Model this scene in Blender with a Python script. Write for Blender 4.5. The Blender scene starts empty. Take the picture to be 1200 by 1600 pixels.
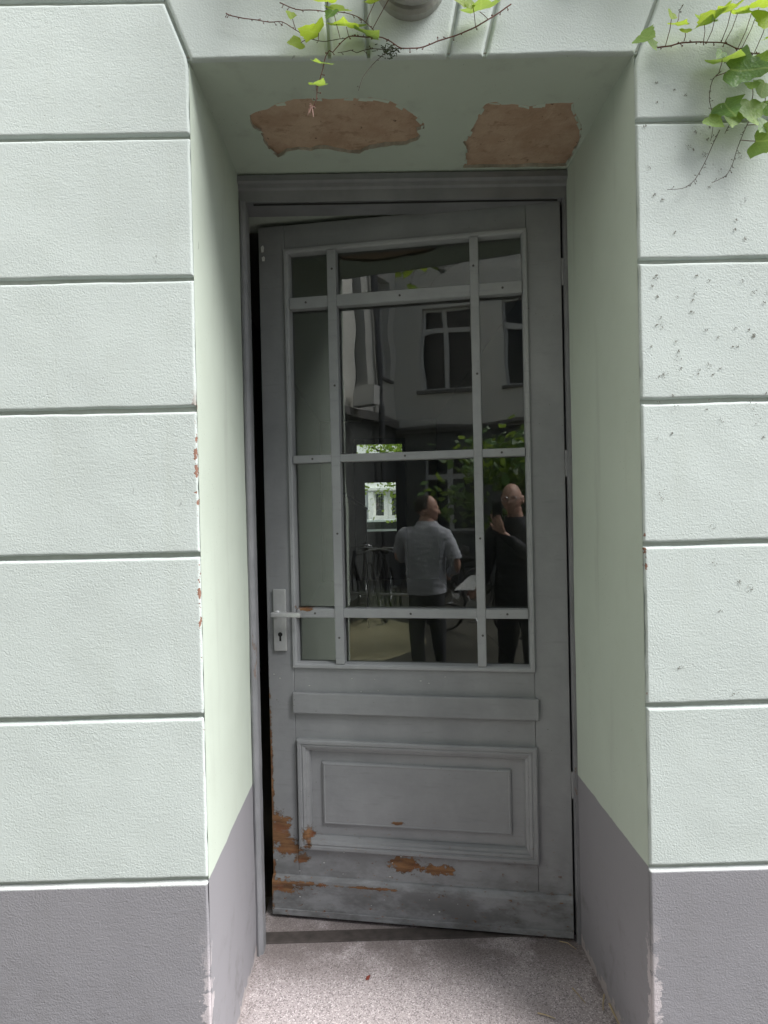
import bpy, bmesh, math, random
from mathutils import Vector, Matrix, noise as mnoise
random.seed(7)
R = math.radians
S = bpy.context.scene
COL = S.collection

# ------------------------------------------------------------------ camera
CAM = Vector((0.0, -1.661, 1.469))
yaw, pitch, roll = 0.01158, -0.00916, -0.02208
fwd = Vector((math.sin(yaw) * math.cos(pitch), math.cos(yaw) * math.cos(pitch), math.sin(pitch)))
rt = Vector((math.cos(yaw), -math.sin(yaw), 0)); up = rt.cross(fwd)
rr = math.cos(roll) * rt + math.sin(roll) * up
uu = -math.sin(roll) * rt + math.cos(roll) * up
cd = bpy.data.cameras.new('camera'); cam = bpy.data.objects.new('camera', cd); COL.objects.link(cam)
cam.matrix_world = Matrix(((rr.x, uu.x, -fwd.x, CAM.x), (rr.y, uu.y, -fwd.y, CAM.y), (rr.z, uu.z, -fwd.z, CAM.z), (0, 0, 0, 1)))
cd.sensor_fit = 'VERTICAL'; cd.sensor_height = 32.0; cd.lens = 21.0
cd.clip_start = 0.02; cd.clip_end = 2000
S.camera = cam

# ------------------------------------------------------------------ sky, sun, exposure
to_sun = Vector((0.72, -0.35, 1.0)).normalized()
W = bpy.data.worlds.new('World'); S.world = W; W.use_nodes = True
wt = W.node_tree; wt.nodes.clear()
sky = wt.nodes.new('ShaderNodeTexSky'); sky.sky_type = 'NISHITA'; sky.sun_disc = False
sky.sun_elevation = math.asin(to_sun.z); sky.sun_rotation = math.atan2(to_sun.x, to_sun.y)
sky.dust_density = 3.0
hs = wt.nodes.new('ShaderNodeHueSaturation'); hs.inputs['Saturation'].default_value = 0.75
bg = wt.nodes.new('ShaderNodeBackground'); bg.inputs['Strength'].default_value = 0.098
wo = wt.nodes.new('ShaderNodeOutputWorld')
wt.links.new(sky.outputs[0], hs.inputs['Color']); wt.links.new(hs.outputs[0], bg.inputs[0]); wt.links.new(bg.outputs[0], wo.inputs[0])
sl = bpy.data.lights.new('sun', 'SUN'); sl.energy = 3.6; sl.angle = R(38); sl.color = (1.0, 0.995, 0.99)
so = bpy.data.objects.new('sun', sl); COL.objects.link(so)
so.rotation_euler = to_sun.to_track_quat('Z', 'Y').to_euler(); so.location = (3, -4, 9)
S.view_settings.view_transform = 'Standard'; S.view_settings.look = 'None'
S.view_settings.exposure = 0.93; S.view_settings.gamma = 1.0
S.render.engine = 'CYCLES'
S.cycles.max_bounces = 7; S.cycles.transparent_max_bounces = 16

# ------------------------------------------------------------------ node helpers
class NT:
    def __init__(s, name):
        s.m = bpy.data.materials.new(name); s.m.use_nodes = True
        s.t = s.m.node_tree; s.t.nodes.clear()
        s.out = s.t.nodes.new('ShaderNodeOutputMaterial')
        s.pos = None; s.obj = None
    def put(s, sock, v):
        if v is None: return
        if isinstance(v, bpy.types.NodeSocket): s.t.links.new(v, sock)
        elif isinstance(v, (tuple, list)) and sock.type == 'RGBA': sock.default_value = tuple(v) + ((1,) if len(v) == 3 else ())
        else: sock.default_value = v
    def P(s):
        if not s.pos: s.pos = s.t.nodes.new('ShaderNodeNewGeometry').outputs['Position']
        return s.pos
    def O(s):
        if not s.obj: s.obj = s.t.nodes.new('ShaderNodeTexCoord').outputs['Object']
        return s.obj
    def math(s, op, a, b=None, c=None, clamp=False):
        n = s.t.nodes.new('ShaderNodeMath'); n.operation = op; n.use_clamp = clamp
        for i, v in enumerate((a, b, c)): s.put(n.inputs[i], v)
        return n.outputs[0]
    def vm(s, op, a, b=None):
        n = s.t.nodes.new('ShaderNodeVectorMath'); n.operation = op
        s.put(n.inputs[0], a); s.put(n.inputs[1], b)
        return n.outputs['Value'] if op in ('LENGTH', 'DISTANCE', 'DOT_PRODUCT') else n.outputs[0]
    def sep(s, v):
        n = s.t.nodes.new('ShaderNodeSeparateXYZ'); s.put(n.inputs[0], v); return n.outputs
    def noise(s, v, scale, detail=3, rough=0.55, stretch=None, dist=0.0):
        if stretch: v = s.vm('MULTIPLY', v, stretch)
        n = s.t.nodes.new('ShaderNodeTexNoise'); s.put(n.inputs['Vector'], v)
        n.inputs['Scale'].default_value = scale; n.inputs['Detail'].default_value = detail
        n.inputs['Roughness'].default_value = rough; n.inputs['Distortion'].default_value = dist
        return n.outputs[0]
    def voro(s, v, scale, out='Distance', feature='F1'):
        n = s.t.nodes.new('ShaderNodeTexVoronoi'); s.put(n.inputs['Vector'], v); n.feature = feature
        n.inputs['Scale'].default_value = scale
        return n.outputs[out]
    def ramp(s, f, lo, hi, a=0.0, b=1.0, smooth=True):
        n = s.t.nodes.new('ShaderNodeMapRange'); n.clamp = True
        if smooth: n.interpolation_type = 'SMOOTHSTEP'
        s.put(n.inputs[0], f)
        for i, v in enumerate((lo, hi, a, b)): s.put(n.inputs[i + 1], v)
        return n.outputs[0]
    def mix(s, f, a, b, mode='MIX'):
        n = s.t.nodes.new('ShaderNodeMix'); n.data_type = 'RGBA'; n.blend_type = mode
        s.put(n.inputs[0], f); s.put(n.inputs[6], a); s.put(n.inputs[7], b)
        return n.outputs[2]
    def bump(s, h, strength=0.3, dist=0.002, normal=None):
        n = s.t.nodes.new('ShaderNodeBump'); n.inputs['Strength'].default_value = strength
        n.inputs['Distance'].default_value = dist; s.put(n.inputs['Height'], h)
        if normal: s.put(n.inputs['Normal'], normal)
        return n.outputs[0]
    def bsdf(s, color, rough=0.7, metal=0.0, normal=None, spec=0.5, trans=None):
        n = s.t.nodes.new('ShaderNodeBsdfPrincipled')
        s.put(n.inputs['Base Color'], color); s.put(n.inputs['Roughness'], rough)
        s.put(n.inputs['Metallic'], metal); s.put(n.inputs['Specular IOR Level'], spec)
        if normal: s.put(n.inputs['Normal'], normal)
        return n.outputs[0]
    def done(s, sh):
        s.t.links.new(sh, s.out.inputs[0]); return s.m

M = {}
def plain(name, col, rough=0.6, metal=0.0, var=0.12, nscale=40, bump=0.15):
    t = NT(name); n = t.noise(t.O(), nscale, 4)
    c2 = tuple(max(0, v * (1 - 2 * var)) for v in col); c1 = tuple(min(1, v * (1 + var)) for v in col)
    M[name] = t.done(t.bsdf(t.mix(n, c2, c1), rough, metal, t.bump(n, bump, 0.001) if bump else None))
    return M[name]

XL, XR, ZT, RD = -0.437, 0.663, 2.575, 0.585      # opening: left, right, head, depth of the reveal
ZS = 0.551                                        # top of the grey plinth
STEP = -0.028; GROUND = -0.16

def wall_mat(name, col, plinth, rough_amt):
    t = NT(name); p = t.P(); x, y, z = t.sep(p)
    big = t.noise(p, 1.7, 4, 0.6); mid = t.noise(p, 9, 4, 0.6)
    c = t.mix(t.ramp(big, .3, .7), tuple(v * .93 for v in col), col)
    c = t.mix(t.ramp(mid, .45, .75, 0, .22), c, tuple(v * a for v, a in zip(col, (.86, .86, .83))))
    if col[0] < .3: c = t.mix(t.ramp(z, ZS - .014, ZS - .009), c, (.58, .61, .60))
    if plinth:                       # the same reveal is painted grey below the plinth line
        edge = t.math('ADD', z, t.math('MULTIPLY', t.math('SUBTRACT', t.noise(p, 11, 4), .5), .012))
        c = t.mix(t.ramp(edge, ZS - .002, ZS + .002), plinth, c)
    # rain streaks and patched, slightly different paint
    st = t.noise(p, 5, 4, .6, stretch=(2.2, 2.2, .22)); c = t.mix(t.ramp(st, .55, .78, 0, .20), c, tuple(v * a for v, a in zip(plinth or col, (.78, .77, .70))))
    # pale scraped band on the arrises near the ground
    ar = t.math('MINIMUM', t.math('ABSOLUTE', t.math('SUBTRACT', x, XL)), t.math('ABSOLUTE', t.math('SUBTRACT', x, XR)))
    ar = t.math('SUBTRACT', t.noise(p, 26, 5, .7), t.math('MULTIPLY', t.math('ADD', ar, t.math('MAXIMUM', y, 0.0)), 8))
    c = t.mix(t.math('MULTIPLY', t.ramp(ar, .34, .40), t.ramp(z, .46, .22)), c, (.50, .46, .475))
    c = t.mix(t.math('MULTIPLY', t.ramp(t.math('SUBTRACT', t.noise(p, 18, 5, .7), t.math('MULTIPLY', t.math('ADD', z, .03), 7)), .28, .34), t.ramp(y, .02, .08)), c, (.40, .36, .355))
    # splashed dirt low down
    sd = t.math('MULTIPLY', t.ramp(t.noise(p, 12, 5, .7), .5, .75), t.ramp(z, .5, .0)); c = t.mix(t.math('MULTIPLY', sd, .45), c, (.10, .09, .085))
    # scuffs: short dark scratches
    sc = t.noise(p, 30, 5, 0.7, stretch=(1, .9, .35), dist=1.2)
    scm = t.math('MULTIPLY', t.ramp(sc, .66, .72), t.ramp(t.noise(p, 2.3, 2), .50, .60))
    c = t.mix(t.math('MULTIPLY', scm, .55), c, (.12, .12, .115))
    # dirt specks
    sp = t.voro(p, 62, 'Distance'); spm = t.math('MULTIPLY', t.ramp(sp, .10, .05), t.ramp(t.noise(p, 6, 2), .52, .60))
    c = t.mix(t.math('MULTIPLY', spm, .55), c, (.10, .095, .08))
    # broken arris showing brick
    n1 = t.noise(p, 55, 4, .65); n2 = t.noise(p, 5.5, 2)
    def chip(xe, lim0, lim1, thr):
        d = t.math('ABSOLUTE', t.math('SUBTRACT', x, xe))
        dy = t.math('MAXIMUM', y, 0.0)
        v = t.math('ADD', n1, t.math('MULTIPLY', n2, .9))
        v = t.math('SUBTRACT', v, t.math('MULTIPLY', t.math('ADD', d, dy), 26))
        m = t.ramp(v, thr, thr + .03)
        return t.math('MULTIPLY', m, t.math('MULTIPLY', t.ramp(z, lim0, lim0 + .05), t.ramp(z, lim1, lim1 - .1)))
    ch = t.math('MAXIMUM', chip(XL, .80, 1.78, .87), chip(XR, .66, 1.95, .95))
    c = t.mix(ch, c, t.mix(n1, (.16, .07, .045), (.34, .20, .15)))
    fine = t.noise(p, 210, 3, .6); wr = t.noise(p, 75, 4, .65, stretch=(.55, 1, 1.25), dist=.6); wr = t.math('MULTIPLY', wr, t.ramp(t.noise(p, 2.6, 3), .3, .7, .45, 1.25))
    soft = t.noise(p, 11, 3)
    h = t.math('ADD', t.math('MULTIPLY', fine, rough_amt * 1.25), t.math('MULTIPLY', wr, rough_amt * .8))
    pit = t.math('MULTIPLY', t.ramp(t.voro(p, 95, 'Distance'), .22, .06), t.ramp(t.noise(p, 8, 2), .48, .62)); h = t.math('SUBTRACT', h, t.math('MULTIPLY', pit, rough_amt * .5))
    h = t.math('ADD', h, t.math('MULTIPLY', soft, .55))
    h = t.math('SUBTRACT', h, t.math('MULTIPLY', ch, 1.2))
    M[name] = t.done(t.bsdf(c, .88, 0, t.bump(h, .50, .0021), spec=.25))
MINT = (.555, .612, .588); PLG = (.262, .258, .276)
wall_mat('plaster_mint', MINT, None, 1.0)
wall_mat('plaster_plinth', PLG, None, 1.1)
wall_mat('reveal_paint', (.54, .605, .527), (.265, .259, .277), .28)
plain('plaster_raw', (.50, .47, .40), .95, 0, .25, 60, .5)
plain('groove', (.47, .51, .46), .9, 0, .1, 60, .4)

def soffit_mat():
    t = NT('peeled_plaster'); p = t.P()
    n = t.noise(p, 9, 5, .6); n2 = t.noise(p, 90, 4, .6); n3 = t.noise(p, 30, 5, .7, stretch=(.7, 1, 1))
    c = t.mix(t.ramp(n, .3, .7), (.44, .30, .215), (.58, .43, .325))
    c = t.mix(t.math('MULTIPLY', t.ramp(n3, .56, .68), .55), c, (.30, .195, .135))
    c = t.mix(t.ramp(t.noise(p, 42, 4, .7), .66, .72), c, (.12, .08, .06))
    c = t.mix(t.math('MULTIPLY', t.ramp(n2, .62, .72), .5), c, (.55, .44, .35))
    M['peeled_plaster'] = t.done(t.bsdf(c, .95, 0, t.bump(t.math('ADD', n2, n3), .7, .003), spec=.1))
soffit_mat()

# door paint: local coordinates x = distance from the hinge, z = height, y = outwards
def door_mat(name, k):
    t = NT(name); p = t.O(); x, y, z = t.sep(p)
    stroke = t.noise(p, 60, 4, .6, stretch=(.12, 1, 1)); dirt = t.noise(p, 4.5, 5, .65); fine = t.noise(p, 120, 3)
    c = t.mix(t.ramp(dirt, .3, .72), (.235 * k, .243 * k, .250 * k), (.292 * k, .300 * k, .307 * k))
    c = t.mix(t.math('MULTIPLY', t.ramp(stroke, .55, .75), .25), c, (.15 * k, .155 * k, .157 * k))
    # grime on the kick board
    g = t.math('MULTIPLY', t.ramp(z, .36, .0), t.ramp(t.noise(p, 9, 5, .7, stretch=(.5, 1, 1)), .36, .62))
    c = t.mix(t.math('MULTIPLY', g, .72), c, (.075, .074, .072))
    sp = t.voro(p, 38, 'Distance'); spm = t.math('MULTIPLY', t.ramp(sp, .085, .04), t.ramp(t.noise(p, 5, 2), .50, .60))
    c = t.mix(t.math('MULTIPLY', spm, .75), c, (.07, .06, .05))
    scr = t.noise(p, 22, 5, .75, stretch=(1.0, 1, .45), dist=2.0)
    c = t.mix(t.math('MULTIPLY', t.ramp(scr, .70, .74), .6), c, (.34, .34, .33))
    # flaked patches: centre (x,z) and half size
    E = [(1.045, .285, .050, .075, 1), (1.012, .225, .055, .040, 1), (.965, .185, .035, .02, 1), (.575, .188, .062, .030, 1),
         (.47, .176, .075, .020, 1), (1.03, .088, .075, .026, 1), (.97, .101, .10, .010, .95), (.74, .103, .12, .005, .8),
         (1.072, .45, .010, .36, 1), (.938, .275, .026, .036, .9), (.93, 1.104, .035, .010, 1), (.60, .333, .03, .006, .8),
         (1.072, .10, .012, .1, .9), (.55, .222, .1, .006, .8),]
    m = None
    for cx, cz, rx, rz, a in E:
        v = t.vm('MULTIPLY', t.vm('SUBTRACT', p, (cx, 0, cz)), (1 / rx, 0, 1 / rz))
        q = t.math('MULTIPLY', t.math('SUBTRACT', 1.0, t.math('MINIMUM', t.vm('LENGTH', v), 1.6)), a)
        m = q if m is None else t.math('MAXIMUM', m, q)
    nz = t.noise(p, 34, 6, .72, stretch=(.8, 1, 1))
    v = t.math('ADD', m, t.math('MULTIPLY', t.math('SUBTRACT', nz, .5), 3.4))
    pm = t.ramp(v, .16, .20); rim = t.ramp(v, -.02, .12)
    pm = t.math('MULTIPLY', pm, t.ramp(m, -.35, -.2)); rim = t.math('MULTIPLY', rim, t.ramp(m, -.4, -.2))
    wood = t.mix(t.ramp(t.noise(p, 40, 5, .7, stretch=(.15, 1, 1)), .3, .7), (.085, .042, .022), (.28, .145, .065))
    wood = t.mix(t.ramp(t.noise(p, 13, 3), .5, .75), wood, (.20, .075, .035))
    wood = t.mix(t.ramp(t.noise(p, 19, 5, .7, stretch=(.3, 1, 1)), .55, .70), wood, (.19, .165, .14))
    chips = t.math('MULTIPLY', t.ramp(t.noise(p, 70, 5, .75, stretch=(.5, 1, 1)), .62, .65), t.ramp(z, .45, .02))
    pm = t.math('MAXIMUM', pm, chips)
    c = t.mix(t.math('MULTIPLY', rim, .55), c, (.10, .09, .08))
    c = t.mix(pm, c, wood)
    h = t.math('ADD', t.math('MULTIPLY', stroke, .5), t.math('MULTIPLY', fine, .25))
    h = t.math('ADD', h, t.math('MULTIPLY', dirt, .6)); h = t.math('SUBTRACT', h, t.math('MULTIPLY', pm, .9))
    M[name] = t.done(t.bsdf(c, t.ramp(pm, 0, 1, .48, .85), 0, t.bump(h, .55, .0018), spec=.42))
door_mat('door_paint', 1.0); door_mat('bar_paint', 1.28)

def frame_mat():
    t = NT('frame_paint'); p = t.P(); x, y, z = t.sep(p)
    n = t.noise(p, 7, 4, .6); c = t.mix(t.ramp(n, .3, .7), (.195, .198, .208), (.25, .252, .266))
    fl = t.noise(p, 28, 5, .7, stretch=(1, 1, .35))
    m = t.math('MULTIPLY', t.ramp(fl, .63, .66), t.ramp(z, 1.6, .9))
    c = t.mix(m, c, t.mix(t.noise(p, 60, 3), (.10, .05, .03), (.30, .27, .26)))
    M['frame_paint'] = t.done(t.bsdf(c, .55, 0, t.bump(t.math('SUBTRACT', n, m), .5, .002)))
frame_mat()

def granite_mat():
    t = NT('granite'); p = t.P(); x, y, z = t.sep(p)
    v1 = t.voro(p, 420, 'Color'); s1 = t.sep(v1)[0]
    v2 = t.voro(p, 270, 'Color'); s2 = t.sep(v2)[1]
    c = t.mix(t.ramp(s1, .2, .9), (.38, .335, .333), (.50, .445, .447))
    c = t.mix(t.ramp(s2, .78, .82), c, (.25, .22, .222))
    c = t.mix(t.ramp(t.sep(v2)[2], .84, .88), c, (.66, .61, .61))
    d = t.noise(p, 5.5, 5, .65); d2 = t.noise(p, 2.4, 3, .6)
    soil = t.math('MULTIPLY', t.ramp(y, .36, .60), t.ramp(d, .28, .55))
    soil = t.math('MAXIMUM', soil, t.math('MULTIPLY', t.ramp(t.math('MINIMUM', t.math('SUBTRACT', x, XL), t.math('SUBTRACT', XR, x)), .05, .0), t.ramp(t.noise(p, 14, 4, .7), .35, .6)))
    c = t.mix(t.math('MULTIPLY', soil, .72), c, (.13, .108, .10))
    c = t.mix(t.ramp(d2, .5, .72, 0, .40), c, (.26, .225, .215))
    c = t.mix(t.math('MULTIPLY', t.ramp(t.noise(p, 16, 4, .7), .66, .74), .6), c, (.06, .05, .045))
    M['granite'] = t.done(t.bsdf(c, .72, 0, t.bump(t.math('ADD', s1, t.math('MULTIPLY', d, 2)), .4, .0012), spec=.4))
granite_mat()

def glass_mat(name, wav=.35, tint=(.93, .96, .94)):
    t = NT(name); p = t.P()
    g = t.t.nodes.new('ShaderNodeNewGeometry')
    ior = t.ramp(g.outputs['Backfacing'], 0, 1, 1.9, 1 / 1.9, smooth=False)
    fr = t.t.nodes.new('ShaderNodeFresnel'); t.put(fr.inputs['IOR'], ior)
    nrm = t.bump(t.noise(p, 3.5, 1, .4), wav, .004)
    gl = t.t.nodes.new('ShaderNodeBsdfGlossy'); gl.inputs['Roughness'].default_value = 0.0; t.put(gl.inputs['Normal'], nrm)
    tr = t.t.nodes.new('ShaderNodeBsdfTransparent'); t.put(tr.inputs['Color'], tint)
    mx = t.t.nodes.new('ShaderNodeMixShader'); t.put(mx.inputs[0], fr.outputs[0])
    t.t.links.new(tr.outputs[0], mx.inputs[1]); t.t.links.new(gl.outputs[0], mx.inputs[2])
    df = t.t.nodes.new('ShaderNodeBsdfDiffuse'); t.put(df.inputs['Color'], (.6, .6, .56))
    film = t.math('ADD', t.ramp(t.noise(p, 6, 5, .7, stretch=(1.6, 1.6, .3)), .45, .8, .004, .030), t.ramp(t.noise(p, 45, 5, .7), .62, .75, 0, .02))
    m2 = t.t.nodes.new('ShaderNodeMixShader'); t.put(m2.inputs[0], film)
    t.t.links.new(mx.outputs[0], m2.inputs[1]); t.t.links.new(df.outputs[0], m2.inputs[2])
    M[name] = t.done(m2.outputs[0])
glass_mat('glass'); glass_mat('far_glass', .1)

def leaf_mat(name, a, b, tr_amt):
    t = NT(name); p = t.O(); n = t.noise(t.P(), 25, 3)
    oi = t.t.nodes.new('ShaderNodeObjectInfo').outputs['Random']
    c = t.mix(t.math('ADD', t.math('MULTIPLY', n, .6), t.math('MULTIPLY', oi, .4)), a, b)
    x, y, z = t.sep(p)
    vein = t.ramp(t.math('ABSOLUTE', x), .035, .015)
    sv = t.math('ABSOLUTE', t.math('SINE', t.math('ADD', t.math('MULTIPLY', z, 22.0), t.math('MULTIPLY', t.math('ABSOLUTE', x), 26.0))))
    vein = t.math('MAXIMUM', vein, t.math('MULTIPLY', t.ramp(sv, .16, .04), .7))
    c = t.mix(t.math('MULTIPLY', vein, .38), c, (.36, .44, .16))
    c = t.mix(t.math('MULTIPLY', t.ramp(t.noise(t.P(), 60, 4, .7), .66, .72), .6), c, (.20, .13, .05))
    pb = t.bsdf(c, .45, 0, t.bump(t.noise(p, 9, 3), .3, .01))
    tl = t.t.nodes.new('ShaderNodeBsdfTranslucent'); t.put(tl.inputs[0], t.mix(.5, c, (.55, .72, .06)))
    mx = t.t.nodes.new('ShaderNodeMixShader'); mx.inputs[0].default_value = tr_amt
    t.t.links.new(pb, mx.inputs[1]); t.t.links.new(tl.outputs[0], mx.inputs[2])
    M[name] = t.done(mx.outputs[0])
leaf_mat('leaf_young', (.20, .30, .035), (.36, .46, .06), .58)
leaf_mat('leaf_green', (.14, .25, .08), (.25, .38, .12), .45)
leaf_mat('leaf_dark', (.06, .14, .04), (.11, .21, .065), .38)
plain('stem_red', (.16, .065, .05), .7, 0, .3, 90, .2)
plain('stem_brown', (.075, .05, .035), .8, 0, .3, 90, .2)
plain('moss', (.05, .07, .03), .95, 0, .4, 300, .8)
plain('bud_pink', (.55, .34, .30), .7)
plain('rootlet', (.20, .195, .17), .9)
plain('metal_handle', (.62, .63, .63), .38, .55, .05, 90, .05)
plain('black', (.008, .008, .008), .6)
plain('screw', (.10, .095, .09), .6, .3)
plain('threshold_iron', (.085, .072, .066), .75, .2, .4, 30, .6)
plain('lamp_grey', (.33, .33, .31), .5); plain('lamp_glass', (.60, .59, .55), .25)
plain('hall_paint', (.16, .165, .155), .7); plain('hall_floor', (.20, .17, .12), .45)
plain('hall_ceiling', (.30, .30, .28), .9); plain('hall_wood', (.05, .042, .035), .5)
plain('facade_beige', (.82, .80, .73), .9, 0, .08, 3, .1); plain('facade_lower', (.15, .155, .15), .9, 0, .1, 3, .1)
plain('facade_white', (.80, .79, .77), .9, 0, .05, 2, .1)
plain('window_white', (.74, .73, .70), .5); plain('window_dark', (.02, .022, .024), .2)
plain('zinc', (.13, .13, .135), .5, .3); plain('stone_sill', (.20, .19, .18), .85); plain('roof_tile', (.20, .075, .05), .85)
plain('iron_black', (.015, .015, .016), .45, .4); plain('rubber', (.012, .012, .012), .8); plain('steel', (.45, .46, .47), .3, .9)
plain('lit_ground', (.36, .33, .20), .95, 0, .2, 12, .4); plain('car_white', (.75, .77, .78), .25, 0, .02, 4, 0)
plain('paper', (.80, .80, .80), .8, 0, .03); plain('straw', (.45, .36, .22), .8); plain('red_leaf', (.25, .05, .03), .8)
plain('paint_flake', (.62, .63, .61), .8)
plain('skin', (.50, .29, .22), .5, 0, .12, 30, .1)
plain('shirt_grey', (.42, .43, .47), .9, 0, .12, 14, .6); plain('trousers_dark', (.018, .019, .024), .9)
plain('jacket_dark', (.022, .024, .028), .85, 0, .3, 10, .5); plain('shoe', (.02, .02, .02), .5); plain('hair_dark', (.035, .028, .022), .9, 0, .3, 200, .6)
plain('bark', (.09, .07, .05), .95, 0, .3, 40, .8)
def ground_mat():
    t = NT('courtyard_paving'); p = t.P(); n = t.noise(p, 3, 4, .6)
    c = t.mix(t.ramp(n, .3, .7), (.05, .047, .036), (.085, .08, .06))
    d = t.voro(p, 9, 'Distance', 'DISTANCE_TO_EDGE'); c = t.mix(t.ramp(d, .09, .03), c, (.06, .058, .05))
    M['courtyard_paving'] = t.done(t.bsdf(c, .9, 0, t.bump(t.ramp(d, .03, .12), .6, .01)))
    t = NT('asphalt'); p = t.P(); M['asphalt'] = t.done(t.bsdf(t.mix(t.noise(p, 30, 4), (.10, .10, .10), (.16, .16, .155)), .9))
ground_mat()

# ------------------------------------------------------------------ mesh helpers
class MB:
    def __init__(s): s.v = []; s.f = []
    def quad(s, *pts):
        i = len(s.v); s.v += [tuple(p) for p in pts]; s.f.append(tuple(range(i, i + len(pts))))
    def box(s, x0, x1, y0, y1, z0, z1):
        i = len(s.v)
        s.v += [(x, y, z) for z in (z0, z1) for y in (y0, y1) for x in (x0, x1)]
        s.f += [tuple(i + k for k in q) for q in ((0, 2, 3, 1), (4, 5, 7, 6), (0, 1, 5, 4), (2, 6, 7, 3), (0, 4, 6, 2), (1, 3, 7, 5))]
        return s
    def bbox(s, x0, x1, y0, y1, z0, z1, b):      # bevelled box
        bm = bmesh.new(); bmesh.ops.create_cube(bm, size=1)
        for v in bm.verts: v.co = ((x0 + x1) / 2 + v.co.x * (x1 - x0), (y0 + y1) / 2 + v.co.y * (y1 - y0), (z0 + z1) / 2 + v.co.z * (z1 - z0))
        bmesh.ops.bevel(bm, geom=bm.edges[:], offset=b, segments=2, profile=.5, affect='EDGES')
        s.bm(bm); return s
    def bm(s, bm):
        i = len(s.v); bm.verts.index_update()
        s.v += [tuple(v.co) for v in bm.verts]; s.f += [tuple(i + v.index for v in f.verts) for f in bm.faces]; bm.free()
    def tube(s, pts, r, n=6, closed=False, taper=None):
        pts = [Vector(p) for p in pts]; rings = []; up0 = Vector((0.13, 0.31, 0.94)).normalized()
        m = len(pts)
        for k, p in enumerate(pts):
            if closed: d = pts[(k + 1) % m] - pts[k - 1]
            else: d = pts[min(k + 1, m - 1)] - pts[max(k - 1, 0)]
            d.normalize(); a = d.cross(up0)
            if a.length < .05: a = d.cross(Vector((1, 0, 0)))
            a.normalize(); b = d.cross(a)
            rad = (r if taper is None else r + (taper - r) * k / (m - 1)) if not isinstance(r, (list, tuple)) else r[k]
            i = len(s.v)
            s.v += [tuple(p + a * rad * math.cos(2 * math.pi * j / n) + b * rad * math.sin(2 * math.pi * j / n)) for j in range(n)]
            rings.append(i)
        pairs = list(zip(rings, rings[1:])) + ([(rings[-1], rings[0])] if closed else [])
        for a, b in pairs:
            for j in range(n): s.f.append((a + j, a + (j + 1) % n, b + (j + 1) % n, b + j))
        if not closed:
            s.f.append(tuple(reversed(range(rings[0], rings[0] + n)))); s.f.append(tuple(range(rings[-1], rings[-1] + n)))
        return s
    def lathe(s, c, prof, n=24, axis='z'):
        c = Vector(c); rings = []
        for r, h in prof:
            i = len(s.v); rings.append(i)
            for j in range(n):
                a = 2 * math.pi * j / n; u, w = r * math.cos(a), r * math.sin(a)
                s.v.append(tuple(c + (Vector((u, w, h)) if axis == 'z' else Vector((u, h, w)) if axis == 'y' else Vector((h, u, w)))))
        for a, b in zip(rings, rings[1:]):
            for j in range(n): s.f.append((a + j, a + (j + 1) % n, b + (j + 1) % n, b + j))
        s.f.append(tuple(range(rings[0], rings[0] + n))); s.f.append(tuple(range(rings[-1], rings[-1] + n)))
        return s
    def sweep_rect(s, x0, x1, z0, z1, prof, ybase=0.0):   # mitred frame; prof = (inset, height outwards)
        rings = []
        for ins, h in prof:
            i = len(s.v); rings.append(i)
            s.v += [(x0 + ins, ybase + h, z0 + ins), (x1 - ins, ybase + h, z0 + ins), (x1 - ins, ybase + h, z1 - ins), (x0 + ins, ybase + h, z1 - ins)]
        for a, b in zip(rings, rings[1:]):
            for j in range(4): s.f.append((a + j, a + (j + 1) % 4, b + (j + 1) % 4, b + j))
        return rings
    def mesh(s, name):
        me = bpy.data.meshes.new(name); me.from_pydata(s.v, [], s.f)
        bm = bmesh.new(); bm.from_mesh(me); bmesh.ops.recalc_face_normals(bm, faces=bm.faces[:]); bm.to_mesh(me); bm.free()
        return me
    def build(s, name, mat, parent=None, smooth=False):
        me = s.mesh(name); me.materials.append(M[mat] if isinstance(mat, str) else mat)
        if smooth:
            for p in me.polygons: p.use_smooth = True
        return link(name, me, parent)
def link(name, me, parent=None):
    o = bpy.data.objects.new(name, me); COL.objects.link(o); o.parent = parent; return o
def tag(o, label=None, cat=None, group=None, kind=None):
    for k, v in (('label', label), ('category', cat), ('group', group), ('kind', kind)):
        if v: o[k] = v
    return o
def empty(name, loc=(0, 0, 0), rz=0, **kw):
    o = bpy.data.objects.new(name, None); COL.objects.link(o); o.location = loc; o.rotation_euler = (0, 0, rz)
    o.empty_display_size = .1; tag(o, **kw); return o
def copy_tree(o, parent=None):
    c = o.copy(); COL.objects.link(c); c.parent = parent
    for ch in list(o.children): copy_tree(ch, c)
    return c
def nz(x, y, z, s=1.0): return mnoise.noise(Vector((x * s, y * s, z * s)))

# ------------------------------------------------------------------ ground
tag(MB().box(-3.68, 9, -10.3, -0.28, GROUND - .2, GROUND).build('courtyard_ground', 'courtyard_paving'), 'grey courtyard paving in front of the door', kind='structure')
tag(MB().box(-30, 30, 12.3, 60, -.4, -.13).build('street', 'asphalt'), 'street on the far side of the house', kind='structure')
tag(MB().box(-300, 300, -300, 300, -2.0, -.6).build('ground', 'asphalt'), 'ground under the whole block', kind='structure')

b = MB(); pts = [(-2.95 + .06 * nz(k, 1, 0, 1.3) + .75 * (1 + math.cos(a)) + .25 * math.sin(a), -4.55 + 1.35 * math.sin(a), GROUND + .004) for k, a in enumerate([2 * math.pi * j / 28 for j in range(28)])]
b.quad(*pts); tag(b.build('lit_ground_patch', 'lit_ground'), 'pale patch painted on the courtyard paving as brightly lit ground', kind='structure')  # pool of light on the paving, painted as a flat paler patch

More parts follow.
